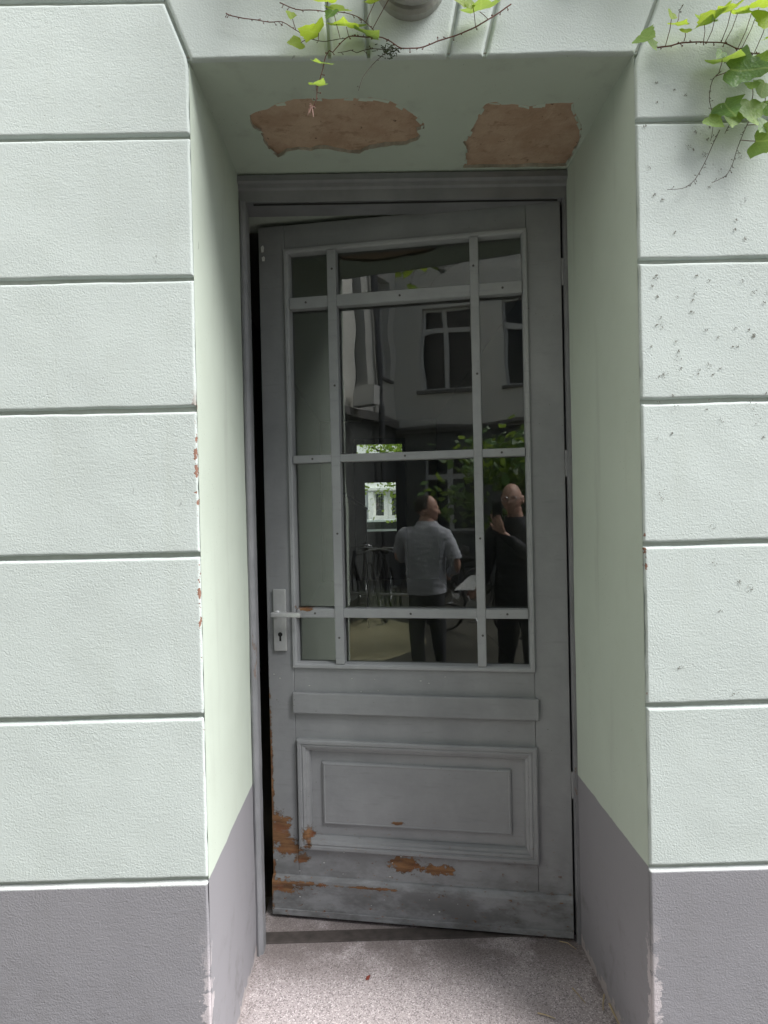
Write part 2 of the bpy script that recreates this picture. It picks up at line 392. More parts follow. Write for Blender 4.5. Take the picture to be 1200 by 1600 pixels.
# ------------------------------------------------------------------ the house with the door
house = empty('house_wall', (0, 0, 0), label='pale mint green rendered house wall with grooved courses and a grey plinth', cat='wall')
HX0, HX1, HZ = -3.66, 5.2, 7.6
b = MB()
b.box(HX0, XL - .0008, .014, .70, GROUND - .3, HZ); b.box(XR + .0008, HX1, .014, .70, GROUND - .3, HZ)
b.box(XL - .0008, XR + .0008, .014, .70, ZT + .02, HZ)
b.box(HX0, XL - .024, .70, .90, GROUND - .3, HZ); b.box(XR + .04, HX1, .70, .90, GROUND - .3, HZ)
b.box(XL - .09, XR + .04, .70, .90, 2.512, HZ); b.box(XL - .0008, XR + .0008, .0138, .03, ZT + .001, ZT + .02)
b.build('wall_core', 'groove', house)

GD = .0139
def block(x0b, x1b, z0, z1, mat, x0t=None, x1t=None, open0=False, open1=False, gap=.0048, step=.03, x0f=None, x1f=None):
    x0t = x0b if x0t is None else x0t; x1t = x1b if x1t is None else x1t
    z0 += gap; z1 -= gap
    rows = [(z0, GD), (z0 + .0008, .0065), (z0 + .0024, .0016), (z0 + .005, .0002), (z0 + .0068, 0), (z0 + .0095, 0)]
    n = max(2, int((z1 - z0) / step))
    rows += [(z0 + .014 + (z1 - z0 - .030) * k / n, 0) for k in range(n + 1)]
    rows += [(z1 - .0105, 0), (z1 - .0080, 0), (z1 - .0062, .0003), (z1 - .0036, .0018), (z1 - .0016, .007), (z1, GD)]
    L = min(x1b - x0b, x1t - x0t)
    e_cl = [(0, GD), (.0012, .007), (.004, .002), (.007, 0), (.011, 0)]; e_op = [(0, GD), (.0002, .0075), (.0018, .0022), (.0045, .0003), (.0065, 0), (.010, 0)]
    g0 = 0 if open0 else gap; g1 = 0 if open1 else gap
    cols = [(g0 + d, y, 0) for d, y in (e_op if open0 else e_cl)]
    m = max(2, int(L / step))
    cols += [(k / m, 0, 1) for k in range(1, m)]
    cols += [(g1 + d, y, 2) for d, y in reversed(e_op if open1 else e_cl)]
    v = []; f = []
    for z, yr in rows:
        t = (z - z0) / (z1 - z0); xa = x0f(z) if x0f else x0b + (x0t - x0b) * t; xb = x1f(z) if x1f else x1b + (x1t - x1b) * t
        for d, yc, k in cols:
            x = xa + d if k == 0 else xb - d if k == 2 else xa + .02 + (xb - xa - .04) * d
            y = max(yr, yc)
            y += .0016 * nz(x, z, 1, 3.2) + .0012 * nz(x, z, 5, 11) if y < GD else 0
            zz = z + (.0022 * nz(x, z0, 3, 5) + .0014 * nz(x, z0, 8, 26)) * (1 if yr > 0 else 0)
            xx = x
            if (k == 0 and open0) or (k == 2 and open1):
                if d < .004:
                    chip = max(0, nz(z, x, 2, 22) + .6 * nz(z, x, 7, 70) - .12)
                    y += (.006 * chip if y < .01 else 0); xx += (1 if k == 0 else -1) * .003 * chip
            v.append((xx, min(y, GD), zz))
    nc = len(cols)
    for r in range(len(rows) - 1):
        for c in range(nc - 1): f.append((r * nc + c, r * nc + c + 1, (r + 1) * nc + c + 1, (r + 1) * nc + c))
    b = MB(); b.v = v; b.f = f
    o = b.build('plaster_block', mat, house, smooth=True); return o
zl = [GROUND - .05, .552, .959, 1.359, 1.718, 2.039, 2.387, 2.718, 3.06, 3.40]
zr = [GROUND - .05, .550, .956, 1.359, 1.714, 2.061, 2.406, 2.72, 3.06, 3.40]
for k in range(9):
    mt = 'plaster_plinth' if k == 0 else 'plaster_mint'
    if k < 6: block(-2.6, XL, zl[k], zl[k + 1], mt, open1=True); block(XR, 2.8, zr[k], zr[k + 1], mt, open0=True)
sl_ = -.386
def dx(z): return -.434 + sl_ * (z - 2.577)
block(-2.6, XL, zl[6], zl[7], 'plaster_mint', open1=True, x1f=lambda z: min(XL, dx(z) - .006), x1t=dx(2.718))
def ex(z): return .668 + .40 * (z - 2.577)
block(XR, 2.8, zr[6], zr[7], 'plaster_mint', open0=True, x0f=lambda z: max(XR, ex(z) + .006), x0t=ex(2.72))
ZV = 3.06
for a, at, c, ct in ((-.434, dx(ZV), -.09, -.105), (-.09, -.105, .006, -.012), (.006, -.012, .202, .30), (.202, .30, .292, .41), (.292, .41, .668, ex(ZV))):
    block(a, c, ZT - .0075 + .002, ZV, 'plaster_mint', x0t=at, x1t=ct, gap=.0035)
block(-2.6, dx(2.718), zl[7], ZV, 'plaster_mint', x1t=dx(ZV)); block(ex(2.72), 2.8, zr[7], ZV, 'plaster_mint', x0t=ex(ZV))
block(-2.6, 2.8, ZV, 3.45, 'plaster_mint')

# plaster of the reveal, left and right, gently uneven
def reveal(x, sgn):
    v = []; f = []; ys = [.0065 + (RD - .0065) * k / 16 for k in range(17)]; zs = [STEP - .02 + (ZT - STEP + .02) * k / 76 for k in range(77)]
    for z in zs:
        for k, y in enumerate(ys):
            d = (.003 + .003 * nz(y, z, 4 + sgn, 2.2) + .0012 * nz(y, z, 9, 9)) * min(1, k / 4) + .0004
            if k == 0: y += .004 * max(0, nz(z, 1, sgn, 30))
            v.append((x + sgn * d, y, z))
    for r in range(76):
        for c in range(16): f.append((r * 17 + c, r * 17 + c + 1, (r + 1) * 17 + c + 1, (r + 1) * 17 + c))
    n0 = len(v)
    b = MB(); b.v = v; b.f = f
    return b.build('reveal_plaster', 'reveal_paint', house, smooth=True)
reveal(XL, 1); reveal(XR, -1)

# soffit plaster with two fallen patches
P1 = [(-0.331, 0.242), (-0.32, 0.232), (-0.285, 0.218), (-0.249, 0.192), (-0.197, 0.171), (-0.15, 0.17), (-0.104, 0.172), (-0.029, 0.171), (0.011, 0.17), (0.046, 0.178), (0.07, 0.191), (0.106, 0.223), (0.138, 0.26), (0.164, 0.298), (0.166, 0.323), (0.144, 0.333), (0.157, 0.36), (0.152, 0.383), (0.114, 0.406), (0.075, 0.413), (0.029, 0.422), (-0.011, 0.439), (-0.024, 0.458), (-0.058, 0.454), (-0.097, 0.438), (-0.129, 0.426), (-0.162, 0.425), (-0.179, 0.437), (-0.215, 0.427), (-0.249, 0.436), (-0.284, 0.473), (-0.302, 0.437), (-0.313, 0.387), (-0.316, 0.329), (-0.333, 0.301), (-0.336, 0.274)]
P2 = [(0.327, 0.206), (0.357, 0.196), (0.374, 0.211), (0.419, 0.209), (0.453, 0.22), (0.497, 0.209), (0.535, 0.208), (0.574, 0.204), (0.579, 0.232), (0.603, 0.273), (0.631, 0.323), (0.645, 0.376), (0.651, 0.439), (0.652, 0.506), (0.65, 0.558), (0.312, 0.558), (0.311, 0.495), (0.304, 0.429), (0.29, 0.4), (0.304, 0.351), (0.311, 0.308), (0.318, 0.252)]
def rough_loop(p, amp):
    o = []
    for (ax, ay), (bx, by) in zip(p, p[1:] + p[:1]):
        L = math.hypot(bx - ax, by - ay); n = max(1, int(L / .008))
        for k in range(n):
            t = k / n; x = ax + (bx - ax) * t; y = ay + (by - ay) * t
            o.append((x + amp * nz(x, y, 3, 60), y + amp * nz(x, y, 11, 60)))
    return o
L1, L2 = rough_loop(P1, .004), rough_loop(P2, .004)
bm = bmesh.new(); edges = []
for loop in ([(XL - .012, .0085), (XR + .012, .0085), (XR + .012, RD + .006), (XL - .012, RD + .006)], L1, L2):
    vs = [bm.verts.new((x, y, ZT)) for x, y in loop]
    edges += [bm.edges.new((vs[i], vs[(i + 1) % len(vs)])) for i in range(len(vs))]
bmesh.ops.triangle_fill(bm, use_beauty=True, edges=edges, normal=(0, 0, -1))
b = MB(); b.bm(bm)
b.build('soffit_plaster', 'reveal_paint', house); b = MB()
for lp in (L1, L2):
    for (ax, ay), (bx, by) in zip(lp, lp[1:] + lp[:1]):
        b.quad((ax, ay, ZT), (bx, by, ZT), (bx + .004 * nz(bx, by, 1, 50), by + .004 * nz(bx, by, 6, 50), ZT + .0155), (ax + .004 * nz(ax, ay, 1, 50), ay + .004 * nz(ax, ay, 6, 50), ZT + .0155))
b.build('broken_edge', 'plaster_raw', house)
b = MB(); rnd = random.Random(21)          # loose curled flakes along the rims
for lp in (L1, L2):
    cx, cy = sum(p[0] for p in lp) / len(lp), sum(p[1] for p in lp) / len(lp)
    for k in range(26):
        i = rnd.randrange(len(lp)); (ax, ay), (bx, by) = lp[i], lp[(i + 3) % len(lp)]
        ix, iy = cx - ax, cy - ay; n = math.hypot(ix, iy); q = rnd.uniform(.003, .011); d = rnd.uniform(.001, .006); ix, iy = ix / n * q, iy / n * q
        b.quad((ax, ay, ZT - .0004), (bx, by, ZT - .0004), (bx + ix * rnd.uniform(.3, 1), by + iy, ZT - d), (ax + ix, ay + iy * rnd.uniform(.3, 1), ZT - d * rnd.uniform(.4, 1)))
b.build('paint_flakes', 'reveal_paint', house)['kind'] = 'stuff'
v = []; f = []
NX, NY = 90, 48
for j in range(NY + 1):
    for i in range(NX + 1):
        x = XL - .01 + (XR - XL + .02) * i / NX; y = .012 + (RD - .012) * j / NY
        v.append((x, y, ZT + .0105 + .004 * nz(x, y, 0, 12) + .002 * nz(x, y, 5, 40)))
for j in range(NY):
    for i in range(NX): k = j * (NX + 1) + i; f.append((k, k + 1, k + NX + 2, k + NX + 1))
b = MB(); b.v = v; b.f = f; b.build('bare_undercoat', 'peeled_plaster', house, smooth=True)

# old ivy root pads on the wall (tiny, uncountable)
b = MB(); rnd = random.Random(4)
def rootlet(x, z, s):
    for k in range(rnd.randint(5, 11)):
        a = rnd.uniform(0, 6.28); r = s * rnd.uniform(.1, 1); w = rnd.uniform(.0006, .0015)
        cx, cz = x + r * math.cos(a), z + r * math.sin(a)
        b.quad(*[(cx + w * math.cos(t) * rnd.uniform(.6, 1.6), -.0018 - .0006 * (j % 2), cz + w * math.sin(t) * rnd.uniform(.6, 1.6)) for j, t in enumerate((0, 1.25, 2.5, 3.8, 5))])
for x, z in ((.70, 1.62), (.705, 1.70), (.74, 1.695), (.86, 1.66), (.935, 1.70), (.955, 1.665), (.72, 1.78), (.80, 1.78), (.76, 1.82), (.83, 1.80), (.71, 1.48), (.835, 1.40), (.84, 1.31), (.90, 1.26), (.925, 1.245), (.70, 2.02), (.85, 1.19), (.95, 1.98), (.80, 1.98), (.72, 1.90), (.79, 2.34), (.83, 2.32), (.87, 2.28), (.92, 2.31), (.75, 1.05), (.88, .98)):
    rootlet(x, z, rnd.uniform(.006, .016))
for k in range(60): rootlet(rnd.uniform(.68, 1.0), rnd.uniform(1.6, 2.05) if k < 40 else rnd.uniform(2.1, 2.5), .004)
o = b.build('ivy_rootlets', 'rootlet', house); tag(o, kind='stuff')

# ------------------------------------------------------------------ granite step
st = tag(empty('door_step', (0, .2, GROUND)), 'speckled pinkish grey granite step inside the doorway', 'step')
b = MB(); v = []; f = []
xs = [XL - .004 + (XR - XL + .008) * i / 40 for i in range(41)]; ys = [-.28 + 1.2 * j / 40 for j in range(41)]
for y in ys:
    for x in xs: v.append((x, y - .2, STEP - GROUND + .0016 * nz(x, y, 2, 4)))
for j in range(40):
    for i in range(40): k = j * 41 + i; f.append((k, k + 1, k + 42, k + 41))
b.v = v; b.f = f
b.quad((xs[0], -.48, 0), (xs[-1], -.48, 0), (xs[-1], -.48, .132), (xs[0], -.48, .132))
b.build('slab', 'granite', st, smooth=False)

# ------------------------------------------------------------------ door frame
fr = tag(empty('door_frame', (0, RD, 0)), 'grey painted wooden door frame with moulded head, peeling at the left jamb', 'door frame')
def prism(prof, x0, x1):            # profile (y,z) extruded along x
    b = MB(); n = len(prof)
    b.v = [(x0, y - RD, z) for y, z in prof] + [(x1, y - RD, z) for y, z in prof]
    b.f = [(i, (i + 1) % n, n + (i + 1) % n, n + i) for i in range(n)] + [tuple(range(n)), tuple(range(2 * n - 1, n - 1, -1))]
    return b
prism([(.70, ZT + .03), (.588, ZT + .03), (.588, ZT - .004), (.570, ZT - .006), (.568, ZT - .026), (.573, ZT - .031), (.579, ZT - .033), (.581, ZT - .044), (.589, ZT - .050), (.592, ZT - .086), (.70, ZT - .088)], XL - .012, XR + .012).build('head', 'frame_paint', fr)
b = MB(); v = []; f = []
prof = [(XL - .014, .700), (XL - .014, .5885), (XL + .004, .5875), (XL + .006, .578), (XL + .012, .575), (XL + .015, .583), (XL + .023, .586), (XL + .026, .592), (XL + .026, .640), (XL + .012, .642), (XL + .012, .700)]
zs = [STEP - .01 + (2.49 - STEP + .01) * k / 60 for k in range(61)]
for z in zs:
    for i, (x, y) in enumerate(prof): v.append((x + .0012 * nz(z, i, 1, 14) * (z < 1.3), y - RD + .001 * nz(z, i, 5, 9), z))
n = len(prof)
for r in range(60):
    for i in range(n): f.append((r * n + i, r * n + (i + 1) % n, (r + 1) * n + (i + 1) % n, (r + 1) * n + i))
b.v = v; b.f = f; b.build('jamb', 'frame_paint', fr)
b = MB(); b.box(XR - .013, XR + .014, .5885 - RD, .612 - RD, STEP - .01, 2.488); b.box(XR - .004, XR + .014, .612 - RD, .699 - RD, STEP - .01, 2.488); b.build('jamb', 'frame_paint', fr)
MB().bbox(XL + .012, XR - .004, .640 - RD, .700 - RD, STEP - .01, STEP + .005, .003).build('threshold', 'threshold_iron', fr)
# dark wrapped seal strip hanging loose at the top of the gap
MB().tube([(XL + .05, .60 - RD, 2.484), (XL + .40, .60 - RD, 2.4835), (XL + .75, .603 - RD, 2.486), (XL + 1.07, .605 - RD, 2.486)], .003, 5).build('seal_strip', 'black', fr)

# ------------------------------------------------------------------ the door leaf, ajar
TH = .17977; DW, DB, DT = 1.073, -.014, 2.496
door = tag(empty('entrance_door', (.646, .62, 0), math.pi - TH), 'weathered grey glazed wooden door standing ajar, paint flaking at its foot', 'door')
def dpart(b, name, mat='door_paint', parent=None, smooth=False): return b.build(name, mat, parent or door, smooth)
U0, U1, Z0, Z1 = .116, .974, .889, 2.404
TK = -.045
dpart(MB().bbox(0, U0 - .0008, TK, 0, DB, DT, .002), 'stile')
dpart(MB().bbox(U1 + .0008, DW, TK, 0, DB, DT, .003), 'stile')
dpart(MB().bbox(U0, U1, TK + .001, -.0006, Z1, DT - .001, .0015), 'top_rail')
dpart(MB().bbox(U0, U1, TK + .001, -.0010, .60, Z0, .0015), 'lock_rail')
dpart(MB().bbox(U0, U1, TK + .001, -.0010, DB + .001, .25, .0015), 'bottom_rail')
# glazing bead, mitred, stepped
b = MB(); b.sweep_rect(U0 - .003, U1 + .003, Z0 - .003, Z1 + .003, [(-.0, -.002), (0, .007), (.002, .0095), (.011, .0095), (.014, .006), (.016, .0045), (.019, -.013), (.019, -.03)])
dpart(b, 'glazing_bead', 'bar_paint')
VM = [(.2775, .3075), (.7825, .8155)]
for a, c in VM: dpart(MB().bbox(a, c, -.030, .0105, Z0 + .014, Z1 - .014, .003), 'muntin', 'bar_paint')
G0, G1 = U0 + .016, U1 - .016
cols = [(G0, VM[0][0]), (VM[0][1], VM[1][0]), (VM[1][1], G1)]
HM = [(1.0695, 1.102), (1.630, 1.658), (2.188, 2.229)]
rowsz = [(Z0 + .016, HM[0][0]), (HM[0][1], HM[1][0]), (HM[1][1], HM[2][0]), (HM[2][1], Z1 - .016)]
for a, c in cols:
    for z0, z1 in HM:
        dpart(MB().bbox(a - .0005, c + .0005, -.029, .0085, z0, z1, .003), 'muntin', 'bar_paint')
    for z0, z1 in rowsz:
        dpart(MB().box(a - .008, c + .008, -.0305 + random.uniform(0, .0004), -.0265, z0 - .006, z1 + .006), 'pane', 'glass')
sm = MB().lathe((0, 0, 0), [(.0042, 0), (.0040, .0012), (.0012, .0008)], 8, 'y').mesh('screw'); sm.materials.append(M['screw'])
for a, c in cols:
    for z0, z1 in HM:
        o = link('screw', sm, door); o.location = ((a + c) / 2 + random.uniform(-.01, .01), .0088, (z0 + z1) / 2)
for a, c in VM:
    for z in (.99, 1.37, 1.93, 2.31):
        o = link('screw', sm, door); o.location = ((a + c) / 2 + random.uniform(-.004, .004), .0108, z + random.uniform(-.03, .03))
# board under the glazing
b = MB(); b.bbox(.103, .979, -.001, .017, .722, .797, .004); dpart(b, 'weather_board')
# panel
b = MB(); b.sweep_rect(.112, .967, .226, .627, [(0, -.002), (0, .016), (.004, .019), (.014, .019), (.017, .014), (.022, .016), (.030, .013), (.033, .007), (.041, .004), (.046, -.006), (.046, -.014)])
dpart(b, 'panel_moulding')
b = MB(); r = b.sweep_rect(.150, .930, .262, .592, [(0, -.0125), (.050, -.0125), (.0525, -.004), (.058, -.0015), (.062, -.003)])
b.f.append(tuple(range(r[-1], r[-1] + 4))); dpart(b, 'panel')
# kick board
b = MB(); n = 0
prof = [(-.001, DB), (.017, DB), (.019, DB + .006), (.019, .103), (.015, .113), (.006, .122), (-.001, .124)]
b.v = [(0.003, y, z) for y, z in prof] + [(DW - .002, y, z) for y, z in prof]; n = len(prof)
b.f = [(i, (i + 1) % n, n + (i + 1) % n, n + i) for i in range(n)] + [tuple(range(n)), tuple(range(2 * n - 1, n - 1, -1))]
dpart(b, 'kick_board')
dpart(MB().bbox(.003, DW - .002, .019, .024, DB, DB + .022, .002), 'drip_edge')
# hardware
pl = dpart(MB().bbox(.997, 1.046, 0, .011, .947, 1.173, .0035), 'handle_plate', 'metal_handle')
b = MB(); b.lathe((1.030, .011, 1.086), [(.011, 0), (.011, .008), (.008, .010), (.008, .045)], 14, 'y')
b.bbox(.929, 1.041, .040, .058, 1.0775, 1.0945, .004); b.build('lever', 'metal_handle', pl)
b = MB(); b.lathe((1.0205, .0113, 1.008), [(.0085, 0), (.0085, .0009)], 14, 'y'); b.box(1.0168, 1.0242, .0113, .0121, .984, 1.008); b.build('keyhole', 'black', pl)
for z in (1.6, .5, 2.25):
    dpart(MB().tube([(-.006, -.004, z - .045), (-.006, -.004, z + .045)], .006, 10), 'hinge', 'door_paint')
# flakes of loose paint
b = MB()
for (x, z, s) in ((1.055, 2.43, .030), (1.052, 2.39, .022)):
    b.quad((x, .002, z), (x + .006, .009, z - s * .3), (x + .003, .012, z - s), (x - .004, .006, z - s * .9), (x - .005, .004, z - s * .3))
for k in range(26):
    x = random.uniform(.35, 1.06); z = random.choice((random.uniform(.13, .22), random.uniform(.02, .1), random.uniform(.80, .87)))
    s = random.uniform(.002, .006); y = .020 if z < .11 else .001
    b.quad((x, y, z), (x + s, y + .002, z + s * .3), (x + s * .6, y + .003, z + s), (x - s * .3, y + .001, z + s * .7))
dpart(b, 'paint_flakes', 'paint_flake')['kind'] = 'stuff'

# ------------------------------------------------------------------ hallway behind the door
h = MB()
h.box(-1.35, -1.10, .9, 12.0, -.3, 3.4); h.build('hall_wall', 'hall_paint')['kind'] = 'structure'
MB().box(1.25, 1.50, .9, 12.0, -.3, 3.4).build('hall_wall', 'hall_paint')['kind'] = 'structure'
MB().box(-1.10, 1.25, .9, 12.0, 3.2, 3.4).build('hall_ceiling', 'hall_ceiling')['kind'] = 'structure'
MB().box(-1.10, 1.25, .92, 12.0, -.3, STEP).build('hall_floor', 'hall_floor')['kind'] = 'structure'
b = MB(); b.box(-3.66, -.42, 12.0, 12.3, -.4, 7.6); b.box(.60, 5.2, 12.0, 12.3, -.4, 7.6); b.box(-.42, .60, 12.0, 12.3, 2.80, 7.6)
tag(b.build('street_front_wall', 'facade_beige'), 'inner face of the street front around the far door', kind='structure')
b = MB(); b.box(-3.66, 5.2, .9, 12.0, 7.4, 7.6); b.box(-3.66, -3.46, .9, 12, -.3, 7.4); b.box(5.0, 5.2, .9, 12, -.3, 7.4)
tag(b.build('house_roof', 'facade_beige'), 'flat roof and end walls of the house', kind='structure')
fd = tag(empty('front_door', (.09, 11.945, STEP)), 'dark front door far down the hallway with one bright pane and a fanlight', 'door')
b = MB(); x0, x1, z0, z1 = -.307, .318, .983, 1.971      # local to (.09, STEP)
b.box(-.53, x0, 0, .05, 0, 2.52); b.box(x1, .53, 0, .05, 0, 2.52); b.box(x0, x1, 0, .05, 0, z0); b.box(x0, x1, 0, .05, z1, 2.52); b.build('leaf', 'hall_wood', fd)
b = MB(); b.box(-.53, -.455, 0, .049, 2.521, 2.86); b.box(.46, .53, 0, .049, 2.521, 2.86); b.box(-.455, .46, 0, .049, 2.745, 2.86); b.box(-.455, .46, 0, .049, 2.521, 2.55); b.build('fanlight_frame', 'hall_wood', fd)
MB().box(x0, x1, .02, .026, z0, z1).build('pane', 'far_glass', fd)
MB().box(-.455, .46, .02, .026, 2.55, 2.745).build('fanlight', 'far_glass', fd)
MB().tube([(-.36, 5.8, 1.615), (-.30, 6.0, 1.572), (-.115, 6.6, 1.44)], .012, 8).build('stair_handrail', 'steel')
hr = bpy.data.objects['stair_handrail']; tag(hr, 'thin pale sloping handrail inside the dark hallway', 'handrail')
for x, y, z in ((-.125, 6.57, 1.445),): MB().tube([(x, y, z), (x, y, STEP)], .010, 6).build('post', 'black', hr)

# ------------------------------------------------------------------ small litter on the step
def twig(pts, r, mat, name, label, cat):
    tag(MB().tube([(x, y, STEP + .004 + dz) for x, y, dz in pts], r, 5, taper=r * .5).build(name, mat), label, cat)
twig([(.569, .38, .002), (.577, .352, .004), (.590, .318, .001)], .0022, 'straw', 'straw', 'short pale straw lying on the right half of the granite step', 'straw')
twig([(.652, .335, .012), (.640, .310, .006), (.632, .286, .002)], .0030, 'straw', 'straw', 'pale straw leaning on the foot of the right reveal', 'straw')
twig([(.655, .300, .010), (.658, .262, .004), (.660, .215, .002)], .0034, 'straw', 'straw', 'longest straw along the right edge of the step', 'straw')
twig([(.44, .285, .001), (.46, .270, .006), (.485, .262, .001)], .0024, 'straw', 'straw', 'curved straw at the near edge of the step', 'straw')
twig([(.59, .600, .002), (.612, .585, .006), (.635, .560, .001)], .0020, 'straw', 'straw', 'thin straw by the door foot beside the hinge', 'straw')
b = MB(); b.quad((-.066, .446, STEP + .002), (-.056, .444, STEP + .006), (-.050, .462, STEP + .007), (-.055, .470, STEP + .002), (-.064, .462, STEP + .003))
tag(b.build('dry_leaf', 'red_leaf'), 'tiny reddish dry leaf in the middle of the step', 'leaf')

# ------------------------------------------------------------------ wall lamp above the door
lp = tag(empty('wall_lamp', (.112, 0, 2.672)), 'grey round wall lamp above the doorway, cut by the top of the picture', 'lamp')
MB().lathe((0, 0, .07), [(.085, 0), (.085, -.022), (.078, -.03)], 28, 'y').build('base', 'lamp_grey', lp, False)
b = MB(); b.lathe((0, -.03, .07), [(.062, 0), (.070, -.03), (.069, -.06), (.055, -.095), (.035, -.115), (.004, -.122)], 28, 'y'); b.build('shade', 'lamp_glass', lp, True)
MB().lathe((0, -.055, .07), [(.082, .004), (.087, .0), (.087, -.012), (.082, -.016)], 28, 'y').build('ring', 'lamp_grey', lp, False)

# ------------------------------------------------------------------ ivy
def leaf_mesh(name, seed, mat):
    rd = random.Random(seed)
    half = [(0.03, .02), (.13, .10), (.26, .085), (.40, -.02), (.55, -.20), (.47, -.27), (.40, -.36), (.315, -.44), (.33, -.52), (.25, -.60), (.20, -.72), (.10, -.84), (0, -1.0)]
    rt = [(x * rd.uniform(.9, 1.1), z + rd.uniform(-.03, .03)) for x, z in half[:-1]]
    lf = [(-x * rd.uniform(.88, 1.08), z + rd.uniform(-.03, .03)) for x, z in half[:-1]]
    cup = rd.uniform(.25, .5); fold = rd.uniform(.05, .16)
    def Y(x, z): return -cup * (z + .35) ** 2 * .5 + fold * abs(x) * 1.2 - .5 * x * x + .03 * math.sin(9 * x + 7 * z + seed)
    v = []; f = []
    spine = [(0, 0), (0, -.22), (0, -.45), (0, -.70), (0, -1.0)]
    for x, z in spine: v.append((x, Y(x, z), z))
    for side in (rt, lf):
        i0 = len(v)
        for x, z in side: v.append((x, Y(x, z), z))
        n = len(side); sp = [0, 0, 0, 1, 1, 1, 2, 2, 2, 3, 3, 3]
        for k in range(n - 1):
            a, b = sp[k], sp[k + 1]
            f.append((a, i0 + k, i0 + k + 1)) 
            if a != b: f.append((a, i0 + k + 1, b))
        f.append((3, i0 + n - 1, 4))
    b = MB(); b.v = v; b.f = f; me = b.mesh(name)
    me.materials.append(M[mat])
    for p in me.polygons: p.use_smooth = True
    return me
LEAF = {k: [leaf_mesh('leaf', 10 * k + j, m) for j in range(3)] for k, m in enumerate(('leaf_young', 'leaf_green', 'leaf_dark'))}
LST={
 'A':([(0.355, -0.035, 2.68), (0.313, -0.035, 2.654), (0.267, -0.035, 2.625), (0.215, -0.035, 2.607), (0.157, -0.035, 2.587), (0.118, -0.035, 2.578), (0.086, -0.035, 2.577), (0.061, -0.035, 2.595), (0.029, -0.035, 2.607), (-0.006, -0.035, 2.607), (-0.029, -0.035, 2.609), (-0.048, -0.035, 2.604), (-0.081, -0.035, 2.571), (-0.097, -0.035, 2.549), (-0.104, -0.035, 2.521), (-0.118, -0.035, 2.476), (-0.122, -0.035, 2.444), (-0.132, -0.035, 2.424)],0.0022),
 'A2':([(0.086, -0.035, 2.577), (0.028, -0.035, 2.579), (0.006, -0.035, 2.576), (-0.036, -0.035, 2.564), (-0.068, -0.035, 2.558)],0.0015),
 'B':([(-0.337, -0.035, 2.67), (-0.322, -0.035, 2.662), (-0.277, -0.035, 2.652), (-0.233, -0.035, 2.647), (-0.201, -0.035, 2.646), (-0.169, -0.035, 2.627), (-0.138, -0.035, 2.605)],0.0017),
 'C':([(-0.206, -0.035, 2.691), (-0.168, -0.035, 2.676), (-0.117, -0.035, 2.671), (-0.047, -0.035, 2.666), (-0.009, -0.035, 2.65), (0.017, -0.035, 2.627), (0.029, -0.035, 2.607)],0.0017),
 'D':([(0.047, -0.035, 2.557), (0.014, -0.035, 2.529), (-0.009, -0.035, 2.497), (-0.02, -0.035, 2.465)],0.0011),
 'E':([(-0.138, -0.035, 2.605), (-0.099, -0.035, 2.597), (-0.048, -0.035, 2.604)],0.0014),
}
RST={
 'A':([(0.71, -0.035, 2.57), (0.739, -0.035, 2.573), (0.765, -0.035, 2.581), (0.795, -0.035, 2.582), (0.824, -0.035, 2.584), (0.85, -0.035, 2.584), (0.876, -0.035, 2.581), (0.9, -0.035, 2.57), (0.923, -0.035, 2.561), (0.94, -0.035, 2.554), (0.961, -0.035, 2.553), (0.981, -0.035, 2.556)],0.0024),
 'B':([(0.887, -0.035, 2.543), (0.911, -0.035, 2.54), (0.94, -0.035, 2.54), (0.975, -0.035, 2.533)],0.0022),
 'C':([(0.9, -0.035, 2.416), (0.92, -0.035, 2.421), (0.944, -0.035, 2.424), (0.971, -0.035, 2.428)],0.0018),
 'D':([(0.866, -0.035, 2.512), (0.844, -0.035, 2.49), (0.835, -0.035, 2.449), (0.84, -0.035, 2.42), (0.842, -0.035, 2.396), (0.843, -0.035, 2.37), (0.836, -0.035, 2.342)],0.0012),
 'E':([(0.861, -0.035, 2.37), (0.841, -0.035, 2.333), (0.822, -0.035, 2.29), (0.803, -0.035, 2.258), (0.788, -0.035, 2.241), (0.765, -0.035, 2.228), (0.727, -0.035, 2.225)],0.0012),
 'F':([(0.932, -0.035, 2.389), (0.915, -0.035, 2.355), (0.901, -0.035, 2.32), (0.893, -0.035, 2.294), (0.878, -0.035, 2.263), (0.859, -0.035, 2.25), (0.837, -0.035, 2.24)],0.0012),
 'G':([(0.903, -0.035, 2.413), (0.885, -0.035, 2.384), (0.873, -0.035, 2.361)],0.0015),
 'H':([(0.776, -0.035, 2.675), (0.768, -0.035, 2.662), (0.765, -0.035, 2.653)],0.0013),
}
LLV=[
 ((-0.106, -0.05, 2.661),0.040,0,0,20),
 ((-0.062, -0.05, 2.652),0.037,0,0,-30),
 ((-0.174, -0.05, 2.618),0.018,0,1,10),
 ((-0.127, -0.05, 2.609),0.023,0,1,-20),
 ((-0.17, -0.05, 2.58),0.031,0,1,60),
 ((-0.13, -0.05, 2.584),0.037,0,0,-15),
 ((-0.048, -0.05, 2.614),0.052,0,0,5),
 ((-0.082, -0.05, 2.619),0.027,2,1,20),
 ((0.024, -0.05, 2.666),0.034,0,0,-10),
 ((0.056, -0.05, 2.67),0.027,0,0,10),
 ((0.01, -0.05, 2.597),0.040,1,0,3),
 ((0.233, -0.05, 2.65),0.034,0,1,80),
 ((0.275, -0.05, 2.648),0.052,1,0,-8),
 ((-0.108, -0.05, 2.512),0.031,1,0,15),
 ((-0.111, -0.05, 2.459),0.027,1,0,-10),
]
